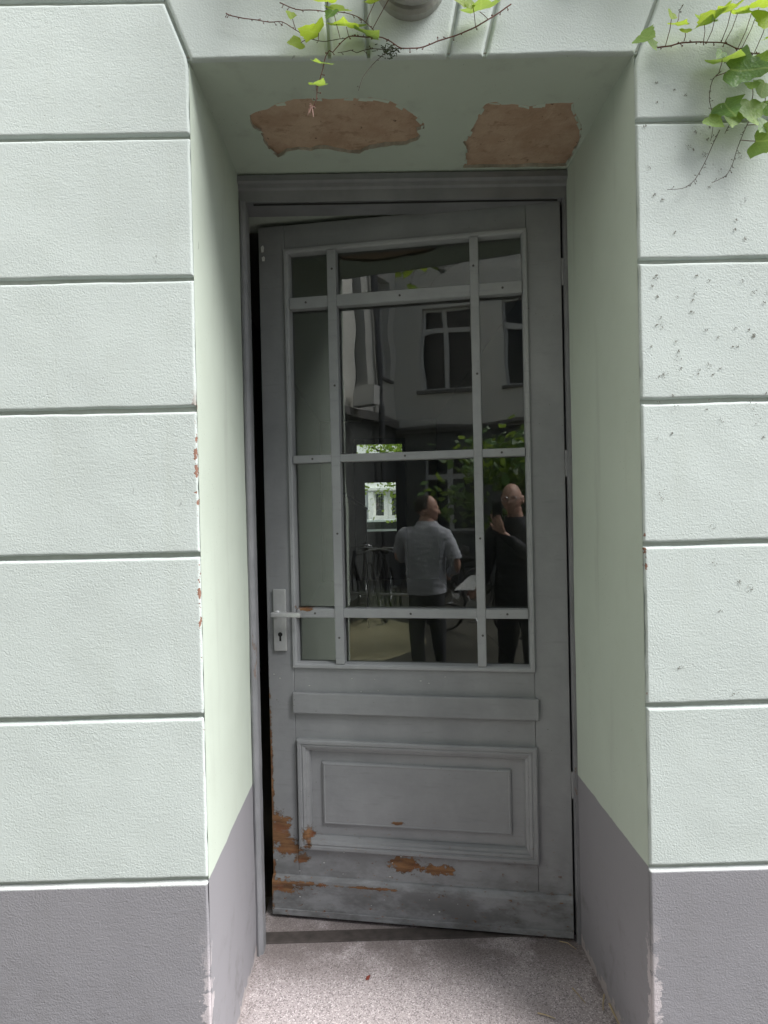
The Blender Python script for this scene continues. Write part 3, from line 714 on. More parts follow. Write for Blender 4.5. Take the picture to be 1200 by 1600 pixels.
RLV=[
 ((0.663, -0.05, 2.559),0.052,1,1,-40),
 ((0.687, -0.05, 2.557),0.031,1,1,-10),
 ((0.72, -0.05, 2.606),0.027,0,1,30),
 ((0.756, -0.05, 2.611),0.037,0,0,0),
 ((0.77, -0.05, 2.595),0.027,0,1,10),
 ((0.811, -0.05, 2.603),0.061,0,0,-8),
 ((0.817, -0.05, 2.614),0.040,1,0,15),
 ((0.849, -0.05, 2.618),0.052,0,0,0),
 ((0.894, -0.05, 2.626),0.040,0,0,10),
 ((0.933, -0.05, 2.631),0.061,0,0,5),
 ((0.953, -0.05, 2.634),0.040,0,0,-12),
 ((0.947, -0.05, 2.594),0.067,0,1,20),
 ((0.87, -0.05, 2.516),0.070,1,0,-5),
 ((0.836, -0.05, 2.517),0.027,2,1,40),
 ((0.901, -0.05, 2.476),0.089,2,1,-70),
 ((0.924, -0.05, 2.455),0.034,1,1,10),
 ((0.953, -0.05, 2.449),0.052,1,1,25),
 ((0.865, -0.05, 2.396),0.064,2,1,-20),
 ((0.88, -0.05, 2.387),0.061,1,1,15),
 ((0.923, -0.05, 2.392),0.067,1,1,-5),
 ((0.952, -0.05, 2.527),0.052,1,0,10),
 ((0.836, -0.05, 2.374),0.046,1,1,-35),
 ((0.951, -0.05, 2.314),0.079,2,1,-60),
 ((0.946, -0.05, 2.352),0.046,2,1,40),
 ((0.98, -0.05, 2.477),0.076,1,1,10),
 ((0.99, -0.05, 2.566),0.084,0,0,5),
 ((0.987, -0.05, 2.403),0.084,2,1,-15),
]

def smooth_path(p, n=3):
    p = [Vector(q) for q in p]; o = []
    for i in range(len(p) - 1):
        a, b, c, d = p[max(i - 1, 0)], p[i], p[i + 1], p[min(i + 2, len(p) - 1)]
        for k in range(n):
            t = k / n
            o.append(.5 * ((2 * b) + (c - a) * t + (2 * a - 5 * b + 4 * c - d) * t * t + (3 * b - a - 3 * c + d) * t ** 3))
    return o + [p[-1]]
def vine(name, loc, stems, leaves, label, extra=()):
    root = tag(empty(name, loc), label, 'vine', 'ivy shoots on the wall'); L = Vector(loc); allp = []
    for key, (pts, r) in stems.items():
        r *= .78
        sp = []
        for k, q in enumerate(smooth_path(pts)):
            hang = q.z < 2.565 and XL < q.x < XR
            q = q + Vector((0, .018 * (not hang) - .004 + .006 * nz(q.x, q.z, 1, 20), 0)); sp.append(q)
        allp += sp
        b = MB(); b.tube([q - L for q in sp], r, 6, taper=r * .6)
        rd = random.Random(len(pts))
        for q in sp[1:-1]:                 # nodes and sucker feet
            if rd.random() < .75:
                d = Vector((rd.uniform(-1, 1), rd.uniform(-.2, .9), rd.uniform(-1, 1))).normalized() * rd.uniform(.004, .010)
                b.tube([q - L, q - L + d], r * .55, 4); b.tube([q - L + d * .9, q - L + d * 1.15], r * 1.1, 5)
        b.build('stem', 'stem_red' if key in ('A', 'B', 'C') else 'stem_brown', root)
    for i, (c, w, tone, kind, rl) in enumerate(list(leaves) + list(extra)):
        rd = random.Random(i * 7 + len(name))
        o = link('leaf', LEAF[tone][i % 3], root)
        s = w * (1.12 if kind else 1.45)
        if kind == 0: e = Matrix.Rotation(R(rd.uniform(-55, 55)), 4, 'Z') @ Matrix.Rotation(R(rl), 4, 'Y') @ Matrix.Rotation(R(-rd.uniform(58, 74)), 4, 'X')
        else: e = Matrix.Rotation(R(rd.uniform(-25, 25)), 4, 'Z') @ Matrix.Rotation(R(rl), 4, 'Y') @ Matrix.Rotation(R(-rd.uniform(12, 38)), 4, 'X')
        c = Vector(c) + Vector((0, rd.uniform(-.03, .01), 0))
        base = c - (e @ Vector((0, 0, -.42))) * s
        o.matrix_local = Matrix.Translation(base - L) @ e @ Matrix.Scale(s, 4)
        q = min(allp, key=lambda a: (a - base).length)
        if (q - base).length < .12:
            mid = (q + base) / 2 + Vector((0, -.006, -.004)); MB().tube([q - L, mid - L, base - L], .0009, 5).build('leaf_stalk', 'stem_red', root)
    return root, L
LLV = [(c, w * 1.25, a, k, r) for c, w, a, k, r in LLV]
vl, L = vine('ivy_vine', (.086, -.03, 2.577), LST, LLV, 'thin ivy shoot trailing over the door head with a few bright leaves')
b = MB(); rd = random.Random(2)
for k in range(60):
    d = Vector((rd.gauss(0, .011), rd.gauss(0, .006), rd.gauss(0, .006))); q = Vector((-.027, .0, -.012)) + d
    b.tube([q, q + Vector((rd.uniform(-.01, .01), rd.uniform(-.008, .003), rd.uniform(-.008, .008)))], .0012, 4)
b.build('moss_tuft', 'moss', vl)
b = MB(); rd = random.Random(3)
for k in range(9):
    q = Vector((-.218, -.012, -.150)); d = Vector((rd.uniform(-.012, .012), rd.uniform(-.01, .01), rd.uniform(-.02, .012))); b.tube([q, q + d * .6, q + d + Vector((0, 0, -.004))], .0018, 5, taper=.0008)
b.build('bud', 'bud_pink', vl)
rd = random.Random(11); ex_l = []
exs = {}
for k in range(11):
    x0 = -.1 + .26 * k; n = 12 if k < 5 else 9; lo = 2.86 + .05 * (k % 3)
    pts = [(x0 + .16 * nz(k, j, 0, .6), -.035 - .02 * (j % 2), 4.3 - (4.3 - lo) * j / (n - 1)) for j in range(n)]
    exs['X%d' % k] = (pts, .002)
    for j in range(1, n):
        for sd in (-1, 1):
            ex_l.append(((pts[j][0] + sd * rd.uniform(.03, .10), -.05 - rd.uniform(0, .16), pts[j][2] + rd.uniform(-.05, .05)), rd.uniform(.06, .11), rd.choice((0, 1, 1, 2)), rd.choice((0, 1)), rd.randint(-40, 40)))
RS = dict(RST)
vine('ivy_vine', (.9, -.03, 2.66), RS, RLV, 'leafy ivy hanging at the top right corner of the wall')
vine('ivy_vine', (1.1, -.03, 3.1), exs, ex_l, 'ivy spreading on the wall above the doorway, out of the picture')

# ------------------------------------------------------------------ courtyard buildings seen in the glass
def wall_with_openings(name, mat, parent, mp, u0, u1, z0, z1, ops, th=.3):
    us = sorted({u0, u1, *[o[0] for o in ops], *[o[1] for o in ops]}); zs = sorted({z0, z1, *[o[2] for o in ops], *[o[3] for o in ops]})
    b = MB()
    for a, c in zip(us, us[1:]):
        for d, e in zip(zs, zs[1:]):
            if any(o[0] <= (a + c) / 2 <= o[1] and o[2] <= (d + e) / 2 <= o[3] for o in ops): continue
            b.quad(mp(a, 0, d), mp(c, 0, d), mp(c, 0, e), mp(a, 0, e))
    for a, c, d, e in ops:
        for q in (((a, 0, d), (a, -th, d), (a, -th, e), (a, 0, e)), ((c, 0, d), (c, -th, d), (c, -th, e), (c, 0, e)), ((a, 0, d), (c, 0, d), (c, -th, d), (a, -th, d)), ((a, 0, e), (c, 0, e), (c, -th, e), (a, -th, e))):
            b.quad(*[mp(*p) for p in q])
    return b.build(name, mat, parent)
def boxm(b, mp, u0, u1, d0, d1, z0, z1):
    i = len(b.v); b.v += [mp(u, d, z) for z in (z0, z1) for d in (d0, d1) for u in (u0, u1)]
    b.f += [tuple(i + k for k in q) for q in ((0, 2, 3, 1), (4, 5, 7, 6), (0, 1, 5, 4), (2, 6, 7, 3), (0, 4, 6, 2), (1, 3, 7, 5))]
def window(parent, mp, a, c, d, e, dep=-.14, transom=.70):
    b = MB(); w = .055; m = (a + c) / 2; t = d + (e - d) * transom
    boxm(b, mp, a, a + w, dep - .06, dep, d, e); boxm(b, mp, c - w, c, dep - .06, dep, d, e)
    boxm(b, mp, a + w, c - w, dep - .06, dep, d, d + w); boxm(b, mp, a + w, c - w, dep - .06, dep, e - w, e)
    boxm(b, mp, m - .05, m + .05, dep - .06, dep + .01, d + w, e - w); boxm(b, mp, a + w, m - .05, dep - .06, dep + .015, t - .05, t + .05); boxm(b, mp, m + .05, c - w, dep - .06, dep + .015, t - .05, t + .05)
    o = b.build('window', 'window_white', parent)
    for (p, q) in ((a + w, m - .05), (m + .05, c - w)):
        for (r, s) in ((d + w, t - .05), (t + .05, e - w)):
            g = MB(); boxm(g, mp, p, q, dep - .04, dep - .035, r, s); g.build('pane', 'window_dark', o)
    g = MB(); boxm(g, mp, a - .08, c + .08, dep, .07, d - .06, d - .002); g.build('sill', 'stone_sill', o)
mpA = lambda u, d, z: (u, -10.3 + d, z)
cb = tag(empty('courtyard_building', (0, -10.3, GROUND)), 'beige building across the courtyard with white framed windows, mirrored in the door glass', 'building')
def loc_mp(f, L):
    L = Vector(L); return lambda u, d, z: tuple(Vector(f(u, d, z)) - L)
mA = loc_mp(mpA, (0, -10.3, GROUND))
ops = []
for z0, z1 in ((3.82, 5.50), (7.2, 8.9)):
    for x in (-3.14, -1.38, .40, 2.15): ops.append((x, x + 1.14, z0, z1))
for x in (-3.10, .40): ops.append((x, x + 1.10, .93, 2.48))
ops.append((2.15, 3.25, GROUND, 2.4))
lo = [o for o in ops if o[3] < 3]; hi = [o for o in ops if o[3] > 3]
wall_with_openings('wall', 'facade_beige', cb, mA, -3.68, 4.0, 3.0, 10.0, hi)
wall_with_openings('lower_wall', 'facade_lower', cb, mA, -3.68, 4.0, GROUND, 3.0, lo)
for o in ops:
    if o[2] > 0: window(cb, mA, *o)
b = MB(); boxm(b, mA, 2.15, 3.25, -.2, -.14, GROUND, 2.4); b.build('door', 'hall_wood', cb)
b = MB(); boxm(b, mA, -3.60, 4.0, .003, .10, 2.96, 3.02); boxm(b, mA, -3.60, 4.0, .003, .16, 3.021, 3.08); b.build('cornice', 'stone_sill', cb)
b = MB(); boxm(b, mA, -3.68, 4.3, -.5, .35, 10.001, 10.2); boxm(b, mA, -3.68, 4.0, -6, -.5, GROUND, 10.0); b.build('roof', 'roof_tile', cb)
wg = tag(empty('courtyard_wing', (-3.68, -8, GROUND)), 'side wing joining the courtyard corner with a downpipe and a tall window', 'building')
mW = loc_mp(lambda u, d, z: (-3.68 + d, u, z), (-3.68, -8, GROUND))
opw = [(-10.0, -9.22, 4.02, 6.0), (-10.0, -9.22, 7.4, 9.3), (-8.62, -8.10, 3.5, 9.0), (-6.4, -5.3, 3.9, 5.6), (-6.4, -5.3, 7.2, 8.9)]
wall_with_openings('wall', 'facade_beige', wg, mW, -10.3, -.05, 3.1, 10.0, opw)
wall_with_openings('lower_wall', 'facade_lower', wg, mW, -10.3, -.05, GROUND, 3.1, [])
for o in opw[:2] + opw[3:]: window(wg, mW, *o, transom=.78)
b = MB(); boxm(b, mW, -8.62, -8.10, -.30, -.20, 3.5, 9.0); b.build('stair_glazing', 'window_dark', wg)
b = MB(); boxm(b, mW, -10.18, -.1, .003, .12, 3.06, 3.20); b.build('cornice', 'stone_sill', wg)
b = MB(); b.tube([mW(-9.05, .10, 9.9), mW(-9.05, .10, 3.5), mW(-8.98, .16, 3.3), mW(-8.98, .16, GROUND)], .055, 10); b.build('downpipe', 'zinc', wg)
b = MB(); boxm(b, mW, -8.05, -7.75, .13, .45, 3.21, 3.55); b.build('vent_box', 'window_white', wg)
b = MB(); boxm(b, mW, -10.3, 0, -4, .3, 10.001, 10.2); b.build('roof', 'roof_tile', wg)

# ------------------------------------------------------------------ street beyond the hallway
sh = tag(empty('street_house', (.3, 24, -.13)), 'white house across the street with a grilled double door, seen through the far pane', 'building')
mS = loc_mp(lambda u, d, z: (u, 24 - d, z), (.3, 24, -.13))
wall_with_openings('wall', 'facade_white', sh, mS, -9, 9, -.13, 12, [(-.08, 1.00, -.13, 2.02)] + [(x, x + 1.1, z, z + 1.8) for x in (-6, -3.6, 2.2, 4.6) for z in (1.1, 4.6, 8.0)] + [(x, x + 1.1, z, z + 1.8) for x in (-.1,) for z in (4.6, 8.0)])
for x in (-6, -3.6, 2.2, 4.6):
    for z in (1.1, 4.6, 8.0): window(sh, mS, x, x + 1.1, z, z + 1.8)
for z in (4.6, 8.0): window(sh, mS, -.1, 1.0, z, z + 1.8)
for k, (a, c) in enumerate(((-.08, .455), (.465, 1.00))):
    b = MB(); p0, p1 = (a + .075, c - .16) if k == 0 else (a + .14, c - .075)
    boxm(b, mS, a, p0, -.12, -.06, -.13, 2.0); boxm(b, mS, p1, c, -.12, -.06, -.13, 2.0); boxm(b, mS, p0, p1, -.12, -.06, -.13, 1.10); boxm(b, mS, p0, p1, -.12, -.06, 1.93, 2.0)
    o = b.build('door_leaf', 'window_white', sh)
    b = MB(); boxm(b, mS, p0, p1, -.115, -.11, 1.10, 1.93); b.build('door_glass', 'window_dark', o)
    b = MB()
    for j in range(4): x = p0 + (p1 - p0) * (j + .5) / 4; b.tube([mS(x, -.07, 1.1), mS(x, -.07, 1.93)], .008, 5)
    for z in (1.25, 1.45, 1.72): b.tube([mS(p0, -.07, z), mS((p0 + p1) / 2, -.07, z + .1), mS(p1, -.07, z)], .008, 5)
    b.build('grille', 'steel', o)
b = MB(); boxm(b, mS, -.30, -.10, .003, .10, -.13, 2.06); boxm(b, mS, 1.02, 1.22, .003, .10, -.13, 2.06); boxm(b, mS, -.36, 1.28, .003, .14, 2.061, 2.16); b.build('door_surround', 'window_white', sh)
car = tag(empty('parked_car', (.2, 19.5, -.13)), 'white parked car across the street, seen through the far pane', 'car')
side = [(-2.1, .30), (-2.12, .62), (-1.95, .80), (-1.15, .92), (-.55, 1.16), (.75, 1.17), (1.45, .92), (2.0, .86), (2.1, .55), (2.08, .30)]
b = MB(); n = len(side); ins = lambda z: .85 - max(0, z - .85) * .55
b.v = [(x, -ins(z), z) for x, z in side] + [(x, ins(z), z) for x, z in side]
b.f = [(i, (i + 1) % n, n + (i + 1) % n, n + i) for i in range(n)] + [tuple(range(n)), tuple(range(2 * n - 1, n - 1, -1))]
b.build('body', 'car_white', car)
for s in (-1, 1):
    b = MB(); pts = [(-.98, .90), (-.50, 1.11), (.70, 1.12), (1.28, .90)]
    b.quad(*[(x, s * (ins(z) + .006), z) for x, z in pts]); b.build('side_window', 'window_dark', car)
    for x in (-1.3, 1.3):
        w = MB().lathe((x, s * .80, .31), [(.20, -.09), (.31, -.08), (.31, .08), (.20, .09)], 20, 'y').build('wheel', 'rubber', car)
        MB().lathe((x, s * .80, .31), [(.19, -.095), (.19, .095)], 16, 'y').build('rim', 'steel', w)
def foliage(center, rad, n, size, mat, parent, seed, name='crown', origin=(0, 0, 0)):
    rd = random.Random(seed); b = MB(); O = Vector(origin)
    cl = [Vector((rd.gauss(0, .45), rd.gauss(0, .45), rd.gauss(0, .45))) for _ in range(max(6, n // 45))]
    for k in range(n):
        c = rd.choice(cl) + Vector((rd.gauss(0, .2), rd.gauss(0, .2), rd.gauss(0, .2)))
        q = Vector(center) - O + Vector((c.x * rad[0], c.y * rad[1], c.z * rad[2]))
        a = Vector((rd.uniform(-1, 1), rd.uniform(-1, 1), rd.uniform(-.5, .5))).normalized(); d = a.cross(Vector((rd.uniform(-1, 1), rd.uniform(-1, 1), rd.uniform(.4, 1)))).normalized()
        s = size * rd.uniform(.6, 1.3); nrm = a.cross(d)
        b.quad(q, q + a * s * .5 + d * s * .45, q + a * s * .35 + d * s * .75 + nrm * s * .1, q + d * s * 1.15, q - a * s * .35 + d * s * .75 + nrm * s * .1, q - a * s * .5 + d * s * .45)
    return b.build(name, mat, parent)
def tree(name, loc, h, rad, n, size, mat, label, seed, trunk_r=.08, cat='tree'):
    t = tag(empty(name, loc), label, cat); rd = random.Random(seed); top = Vector((0, 0, h))
    b = MB(); b.tube([(0, 0, -.1), (.03, .02, h * .3), (-.02, .03, h * .65), (0, 0, h)], trunk_r, 8, taper=trunk_r * .4)
    for k in range(6):
        a = k * 1.05 + rd.uniform(-.3, .3); p = Vector((0, 0, h * rd.uniform(.5, .9))); q = p + Vector((math.cos(a) * rad[0] * .7, math.sin(a) * rad[1] * .7, rad[2] * .5))
        b.tube([p, (p + q) / 2 + Vector((0, 0, .05)), q], trunk_r * .4, 6, taper=trunk_r * .12)
    b.build('trunk', 'bark', t); foliage(top, rad, n, size, mat, t, seed); return t
tree('street_tree', (1.25, 17.2, -.13), 3.55, (2.0, 1.6, 1.7), 6500, .10, 'leaf_young', 'leafy street tree seen through the fanlight of the far door', 5, .16)
# shrub in the courtyard behind the photographer
tree('courtyard_shrub', (-.15, -4.7, GROUND), 1.95, (.95, .6, .55), 1500, .10, 'leaf_dark', 'large leaved green shrub behind the photographer, mirrored in the right pane', 9, .045, 'shrub')

# ------------------------------------------------------------------ bicycles
def bicycle():
    t = empty('bicycle')
    for x in (-.52, .52):
        ring = [(x + .33 * math.cos(a), 0, .34 + .33 * math.sin(a)) for a in [2 * math.pi * k / 32 for k in range(32)]]
        w = MB().tube(ring, .019, 7, closed=True).build('wheel', 'rubber', t)
        b = MB()
        for k in range(16): a = 2 * math.pi * k / 16; b.tube([(x, .02 * (-1) ** k, .34), (x + .315 * math.cos(a), 0, .34 + .315 * math.sin(a))], .0014, 4)
        b.tube([(x, -.04, .34), (x, .04, .34)], .02, 8); b.build('spokes', 'steel', w)
    A, B, C, D = (-.52, 0, .34), (-.08, 0, .30), (-.22, 0, .86), (.36, 0, .88); Fk = (.52, 0, .34)
    b = MB()
    for p, q, r in ((A, B, .011), (A, C, .010), (B, C, .016), (B, (.38, 0, .80), .018), (C, D, .016), ((.33, 0, .95), (.41, 0, .72), .018), ((.41, 0, .72), Fk, .013)): b.tube([p, q], r, 8)
    b.build('frame', 'iron_black', t)
    MB().tube([(.27, -.29, .99), (.36, -.20, 1.02), (.34, 0, 1.02), (.36, .20, 1.02), (.27, .29, .99)], .012, 8).build('handlebar', 'steel', t)
    b = MB(); b.tube([(-.36, 0, .95), (-.28, 0, .965), (-.16, 0, .95), (-.08, 0, .945)], [.07, .075, .035, .018], 10); b.tube([(-.22, 0, .86), (-.235, 0, .94)], .012, 8); b.build('saddle', 'rubber', t)
    b = MB(); b.lathe((-.08, .03, .30), [(.095, 0), (.095, .006)], 20, 'y'); b.tube([(-.08, .05, .30), (.02, .05, .17)], .009, 6); b.tube([(-.08, -.05, .30), (-.18, -.05, .43)], .009, 6); b.bbox(-.03, .07, .05, .13, .16, .18, .004); b.bbox(-.23, -.13, -.13, -.05, .42, .44, .004); b.build('crank', 'steel', t)
    return t
bk = bicycle()
spots = [((-2.85, -6.3, GROUND), R(70), R(8), 'dark bicycle farthest from the man in the row along the courtyard'), ((-2.45, -6.2, GROUND), R(78), R(-6), 'dark bicycle in the middle of the courtyard row'), ((-2.0, -6.25, GROUND), R(62), R(7), 'dark bicycle nearest the man in the courtyard row'), ((-.95, -5.3, GROUND), R(15), R(6), 'dark bicycle in front of the shrub behind the men'), ((-3.15, -6.9, GROUND), R(84), R(-5), 'dark bicycle against the side wing at the back of the row'), ((-2.2, -7.1, GROUND), R(100), R(6), 'dark bicycle standing behind the courtyard row'), ((-1.55, -6.6, GROUND), R(120), R(-7), 'dark bicycle turned across the end of the courtyard row')]
for i, (p, rz, rx, lab) in enumerate(spots):
    o = bk if i == 0 else copy_tree(bk); o.location = p; o.rotation_euler = (rx, 0, rz); tag(o, lab, 'bicycle', 'bicycles parked in the courtyard')
b = MB(); b.tube([(-3.3, -5.7, GROUND + .42), (-1.6, -5.7, GROUND + .42)], .02, 8)
for x in (-3.2, -2.4, -1.7): b.tube([(x, -5.7, GROUND), (x, -5.7, GROUND + .42)], .018, 8)
tag(b.build('bicycle_rail', 'steel'), 'low steel rail in front of the parked bicycles', 'rail')

# ------------------------------------------------------------------ people (behind the camera, mirrored in the glass)
def skin_body(joints, bones, root, name):
    for k in range(14):                  # nudge the joints until the grown skin is watertight
        rd = random.Random(k); j2 = {n: (tuple(c + (rd.uniform(-.006, .006) * k ** .6 if k else 0) for c in p), r) for n, (p, r) in joints.items()}
        out = skin_once(j2, bones, root, name)
        bm = bmesh.new(); bm.from_mesh(out); bad = sum(1 for e in bm.edges if not e.is_manifold); bm.free()
        if not bad: break
    return out
def skin_once(joints, bones, root, name):
    me = bpy.data.meshes.new(name); ks = list(joints); ix = {k: i for i, k in enumerate(ks)}
    me.from_pydata([joints[k][0] for k in ks], [(ix[a], ix[b]) for a, b in bones], [])
    o = bpy.data.objects.new(name, me); COL.objects.link(o)
    md = o.modifiers.new('skin', 'SKIN'); sv = me.skin_vertices[0].data
    for k in ks:
        r = joints[k][1]; sv[ix[k]].radius = r if isinstance(r, tuple) else (r, r); sv[ix[k]].use_root = (k == root)
    md.use_smooth_shade = True
    s = o.modifiers.new('sub', 'SUBSURF'); s.levels = 2; s.render_levels = 2
    dg = bpy.context.evaluated_depsgraph_get(); dg.update()
    out = bpy.data.meshes.new_from_object(o.evaluated_get(dg)); bpy.data.objects.remove(o)
    return out
def head_geo(center, yawr, pitchr=0):
    """A head with brow, sockets, nose, lips, chin and ears; faces local -y before turning."""
    v = []; f = []; NU, NV = 44, 34
    for j in range(NV + 1):
        ph = math.pi * j / NV; z = math.cos(ph)
        for i in range(NU):
            th = 2 * math.pi * i / NU; x = math.sin(ph) * math.sin(th); y = -math.sin(ph) * math.cos(th)
            X, Y, Z = x * .076, y * .098, z * .118
            if Z < -.02:
                k = min(1, (-.02 - Z) / .10); X *= 1 - .34 * k; Y = Y * (1 - .12 * k) - .008 * k
            if Y > 0 and Z < -.045: Y *= .72
            fr = max(0, -y)
            g = lambda cx, cz, sx, sz: math.exp(-((X - cx) / sx) ** 2 - ((Z - cz) / sz) ** 2)
            if y < 0:
                Y -= .026 * g(0, -.024, .011, .013) + .015 * g(0, -.004, .008, .022) + .004 * g(0, .026, .05, .011)
                Y += .011 * (g(.031, .006, .016, .011) + g(-.031, .006, .016, .011))
                Y -= .006 * g(0, -.062, .020, .006) + .006 * g(0, -.074, .018, .006) - .004 * g(0, -.068, .022, .0025)
                Y -= .009 * g(0, -.100, .022, .014) ; Y -= .004 * (g(.04, -.02, .018, .018) + g(-.04, -.02, .018, .018))
            v.append(Vector((X, Y, Z)))
    for j in range(NV):
        for i in range(NU): f.append((j * NU + i, j * NU + (i + 1) % NU, (j + 1) * NU + (i + 1) % NU, (j + 1) * NU + i))
    for s in (-1, 1):                     # ears
        i0 = len(v); n = 12
        for k in range(n):
            a = 2 * math.pi * k / n; e = .032 * (1 + .15 * math.sin(a))
            v.append(Vector((s * .070, .012 + .020 * math.cos(a), -.012 + e * math.sin(a)))); v.append(Vector((s * .090, .020 + .022 * math.cos(a), -.008 + e * 1.05 * math.sin(a)))); 
        c0 = len(v); v.append(Vector((s * .083, .016, -.012)))
        for k in range(n):
            a, b2 = i0 + 2 * k, i0 + 2 * ((k + 1) % n); f.append((a, b2, b2 + 1, a + 1)); f.append((a + 1, b2 + 1, c0))
    rot = Matrix.Rotation(yawr, 3, 'Z') @ Matrix.Rotation(pitchr, 3, 'X'); C = Vector(center)
    return [rot @ q + C for q in v], f, lambda q: rot @ Vector(q) + C
def hand_geo(wrist, pdir, pnorm, side, curl, b, size=1.0):
    """Palm and five jointed fingers as tapered chains rooted in the palm."""
    w = Vector(wrist); d = Vector(pdir).normalized(); n = Vector(pnorm).normalized(); a = d.cross(n).normalized() * side
    s = size
    i0 = len(b.v)
    b.tube([w - d * .02 * s, w + d * .02 * s, w + d * .06 * s, w + d * .095 * s], [.028 * s, .032 * s, .042 * s, .036 * s], 12)
    for q in range(i0, len(b.v)):         # flatten the palm
        v = Vector(b.v[q]); b.v[q] = tuple(v - n * ((v - w).dot(n)) * .62)
    for k, (off, ln) in enumerate(((-.032, .068), (-.011, .078), (.011, .073), (.031, .058))):
        p = w + d * .085 * s + a * off * s; q = [p]; dd = d.copy()
        for j, fr in enumerate((.45, .32, .23)):
            dd = (Matrix.Rotation(curl * (.9 + .1 * k), 3, a * side) @ dd); q.append(q[-1] + dd * ln * fr * s)
        b.tube(q, [.0095 * s, .0088 * s, .008 * s, .006 * s], 7)
    p = w + d * .025 * s - a * .026 * s; t1 = (d * .7 - a * .9 + n * .35).normalized(); t2 = (d * 1.0 - a * .3 + n * .45).normalized()
    b.tube([p, p + t1 * .034 * s, p + t1 * .034 * s + t2 * .030 * s, p + t1 * .034 * s + t2 * .052 * s], [.014 * s, .0115 * s, .0095 * s, .007 * s], 7)
def person(name, loc, joints, bones, head, hands, clothes, label):
    root = tag(empty(name, loc), label, 'person'); L = Vector(loc)
    me = skin_body(joints, bones, 'pelvis', name)
    b = MB(); b.v = [tuple(v.co) for v in me.vertices]; b.f = [tuple(p.vertices) for p in me.polygons]
    hv, hf, tf = head; i0 = len(b.v); b.v += [tuple(q) for q in hv]; b.f += [tuple(i0 + k for k in q) for q in hf]
    for h in hands: hand_geo(*h[:5], b, *h[5:])
    tmp = b.build('body', 'skin'); md = tmp.modifiers.new('r', 'REMESH'); md.mode = 'VOXEL'; md.voxel_size = .0065
    sm = tmp.modifiers.new('s', 'SMOOTH'); sm.factor = .5; sm.iterations = 2
    dg = bpy.context.evaluated_depsgraph_get(); dg.update(); bodym = bpy.data.meshes.new_from_object(tmp.evaluated_get(dg)); bpy.data.objects.remove(tmp)
    bodym.transform(Matrix.Translation(-L)); 
    for p in bodym.polygons: p.use_smooth = True
    if not bodym.materials: bodym.materials.append(M['skin'])
    body = link('body', bodym, root)
    for cname, mat, test, off in clothes:
        bm = bmesh.new(); bm.from_mesh(bodym); bm.normal_update()
        bmesh.ops.delete(bm, geom=[fc for fc in bm.faces if not test(fc.calc_center_median() + L)], context='FACES')
        for v in bm.verts:
            p = v.co + L; v.co += v.normal * (off + (.008 * nz(p.x, p.y, p.z * .5, 11) + .005 * nz(p.x * .6, p.y, p.z * 1.6, 24)) * (off > .01))
        m2 = bpy.data.meshes.new(cname); bm.to_mesh(m2); bm.free(); m2.materials.clear(); m2.materials.append(M[mat])
        for p in m2.polygons: p.use_smooth = True
        link(cname, m2, root)
    return root, tf, L
G = GROUND
def legs(x, y, turn, h=.86, spread=.1):
    j = {}
    c, s = math.cos(turn), math.sin(turn)
    for nm, sd in (('l', -1), ('r', 1)):
        dx_, dy_ = sd * spread * c, sd * spread * s; fy = Vector((s, -c, 0))
        j['hip' + nm] = ((x + dx_ * .85, y + dy_ * .85, G + h - .04), .095); j['knee' + nm] = ((x + dx_ * 1.05, y + dy_ * 1.05, G + .47), .062)
        j['ank' + nm] = ((x + dx_ * 1.15, y + dy_ * 1.15, G + .09), .045); t = Vector((x + dx_ * 1.25, y + dy_ * 1.25, G + .045)) + fy * .16; j['toe' + nm] = (tuple(t), (.045, .035))
    return j
LB = [('pelvis', 'hipl'), ('hipl', 'kneel'), ('kneel', 'ankl'), ('ankl', 'toel'), ('pelvis', 'hipr'), ('hipr', 'kneer'), ('kneer', 'ankr'), ('ankr', 'toer'),
      ('pelvis', 'waist'), ('waist', 'chest'), ('chest', 'neck'), ('neck', 'skull'), ('chest', 'shl'), ('shl', 'ell'), ('ell', 'wrl'), ('chest', 'shr'), ('shr', 'elr'), ('elr', 'wrr')]
# photographer: faces the door (+y), the right hand holds the phone
px, py = .075, -2.03
J = legs(px, py, math.pi + .1)
J.update(pelvis=((px, py, G + .93), (.15, .11)), waist=((px, py, G + 1.10), (.15, .115)), chest=((px, py, G + 1.36), (.165, .12)), neck=((px - .01, py + .03, G + 1.535), .058), skull=((px - .02, py + .05, G + 1.64), .055),
         shl=((px - .19, py - .02, G + 1.43), .062), ell=((px - .25, py + .02, G + 1.13), .046), wrl=((px - .27, py + .20, G + 1.01), .032),
         shr=((px + .19, py + .03, G + 1.425), .062), elr=((px + .15, py + .20, G + 1.20), .046), wrr=((px - .07, py + .315, G + 1.435), .031))
hd = head_geo((px - .03, py + .06, G + 1.668), math.pi + R(2), R(4))
ph, tf, L = person('person', (px, py, G), J, LB, hd, [((px - .07, py + .315, G + 1.435), (-.42, .10, 1), (.05, -1, .1), 1, .22), ((px - .27, py + .20, G + 1.01), (-.05, 1, -.15), (.2, .1, -1), -1, .7)],
    [('jacket', 'jacket_dark', lambda p: G + .80 < p.z < G + 1.535 and not ((p - Vector((px - .07, py + .315, G + 1.435))).length < .20 and p.z > G + 1.42 - (p.x - px + .07) * .3 and p.y > py + .18) and not (p.y > py + .19 and p.z < G + 1.12), .016), ('trousers', 'trousers_dark', lambda p: G + .10 < p.z <= G + .93 and p.y < py + .13, .009), ('shoe', 'shoe', lambda p: p.z <= G + .115, .006)],
    'bald man with glasses in a dark jacket photographing the door, mirrored in the right pane')
b = MB()
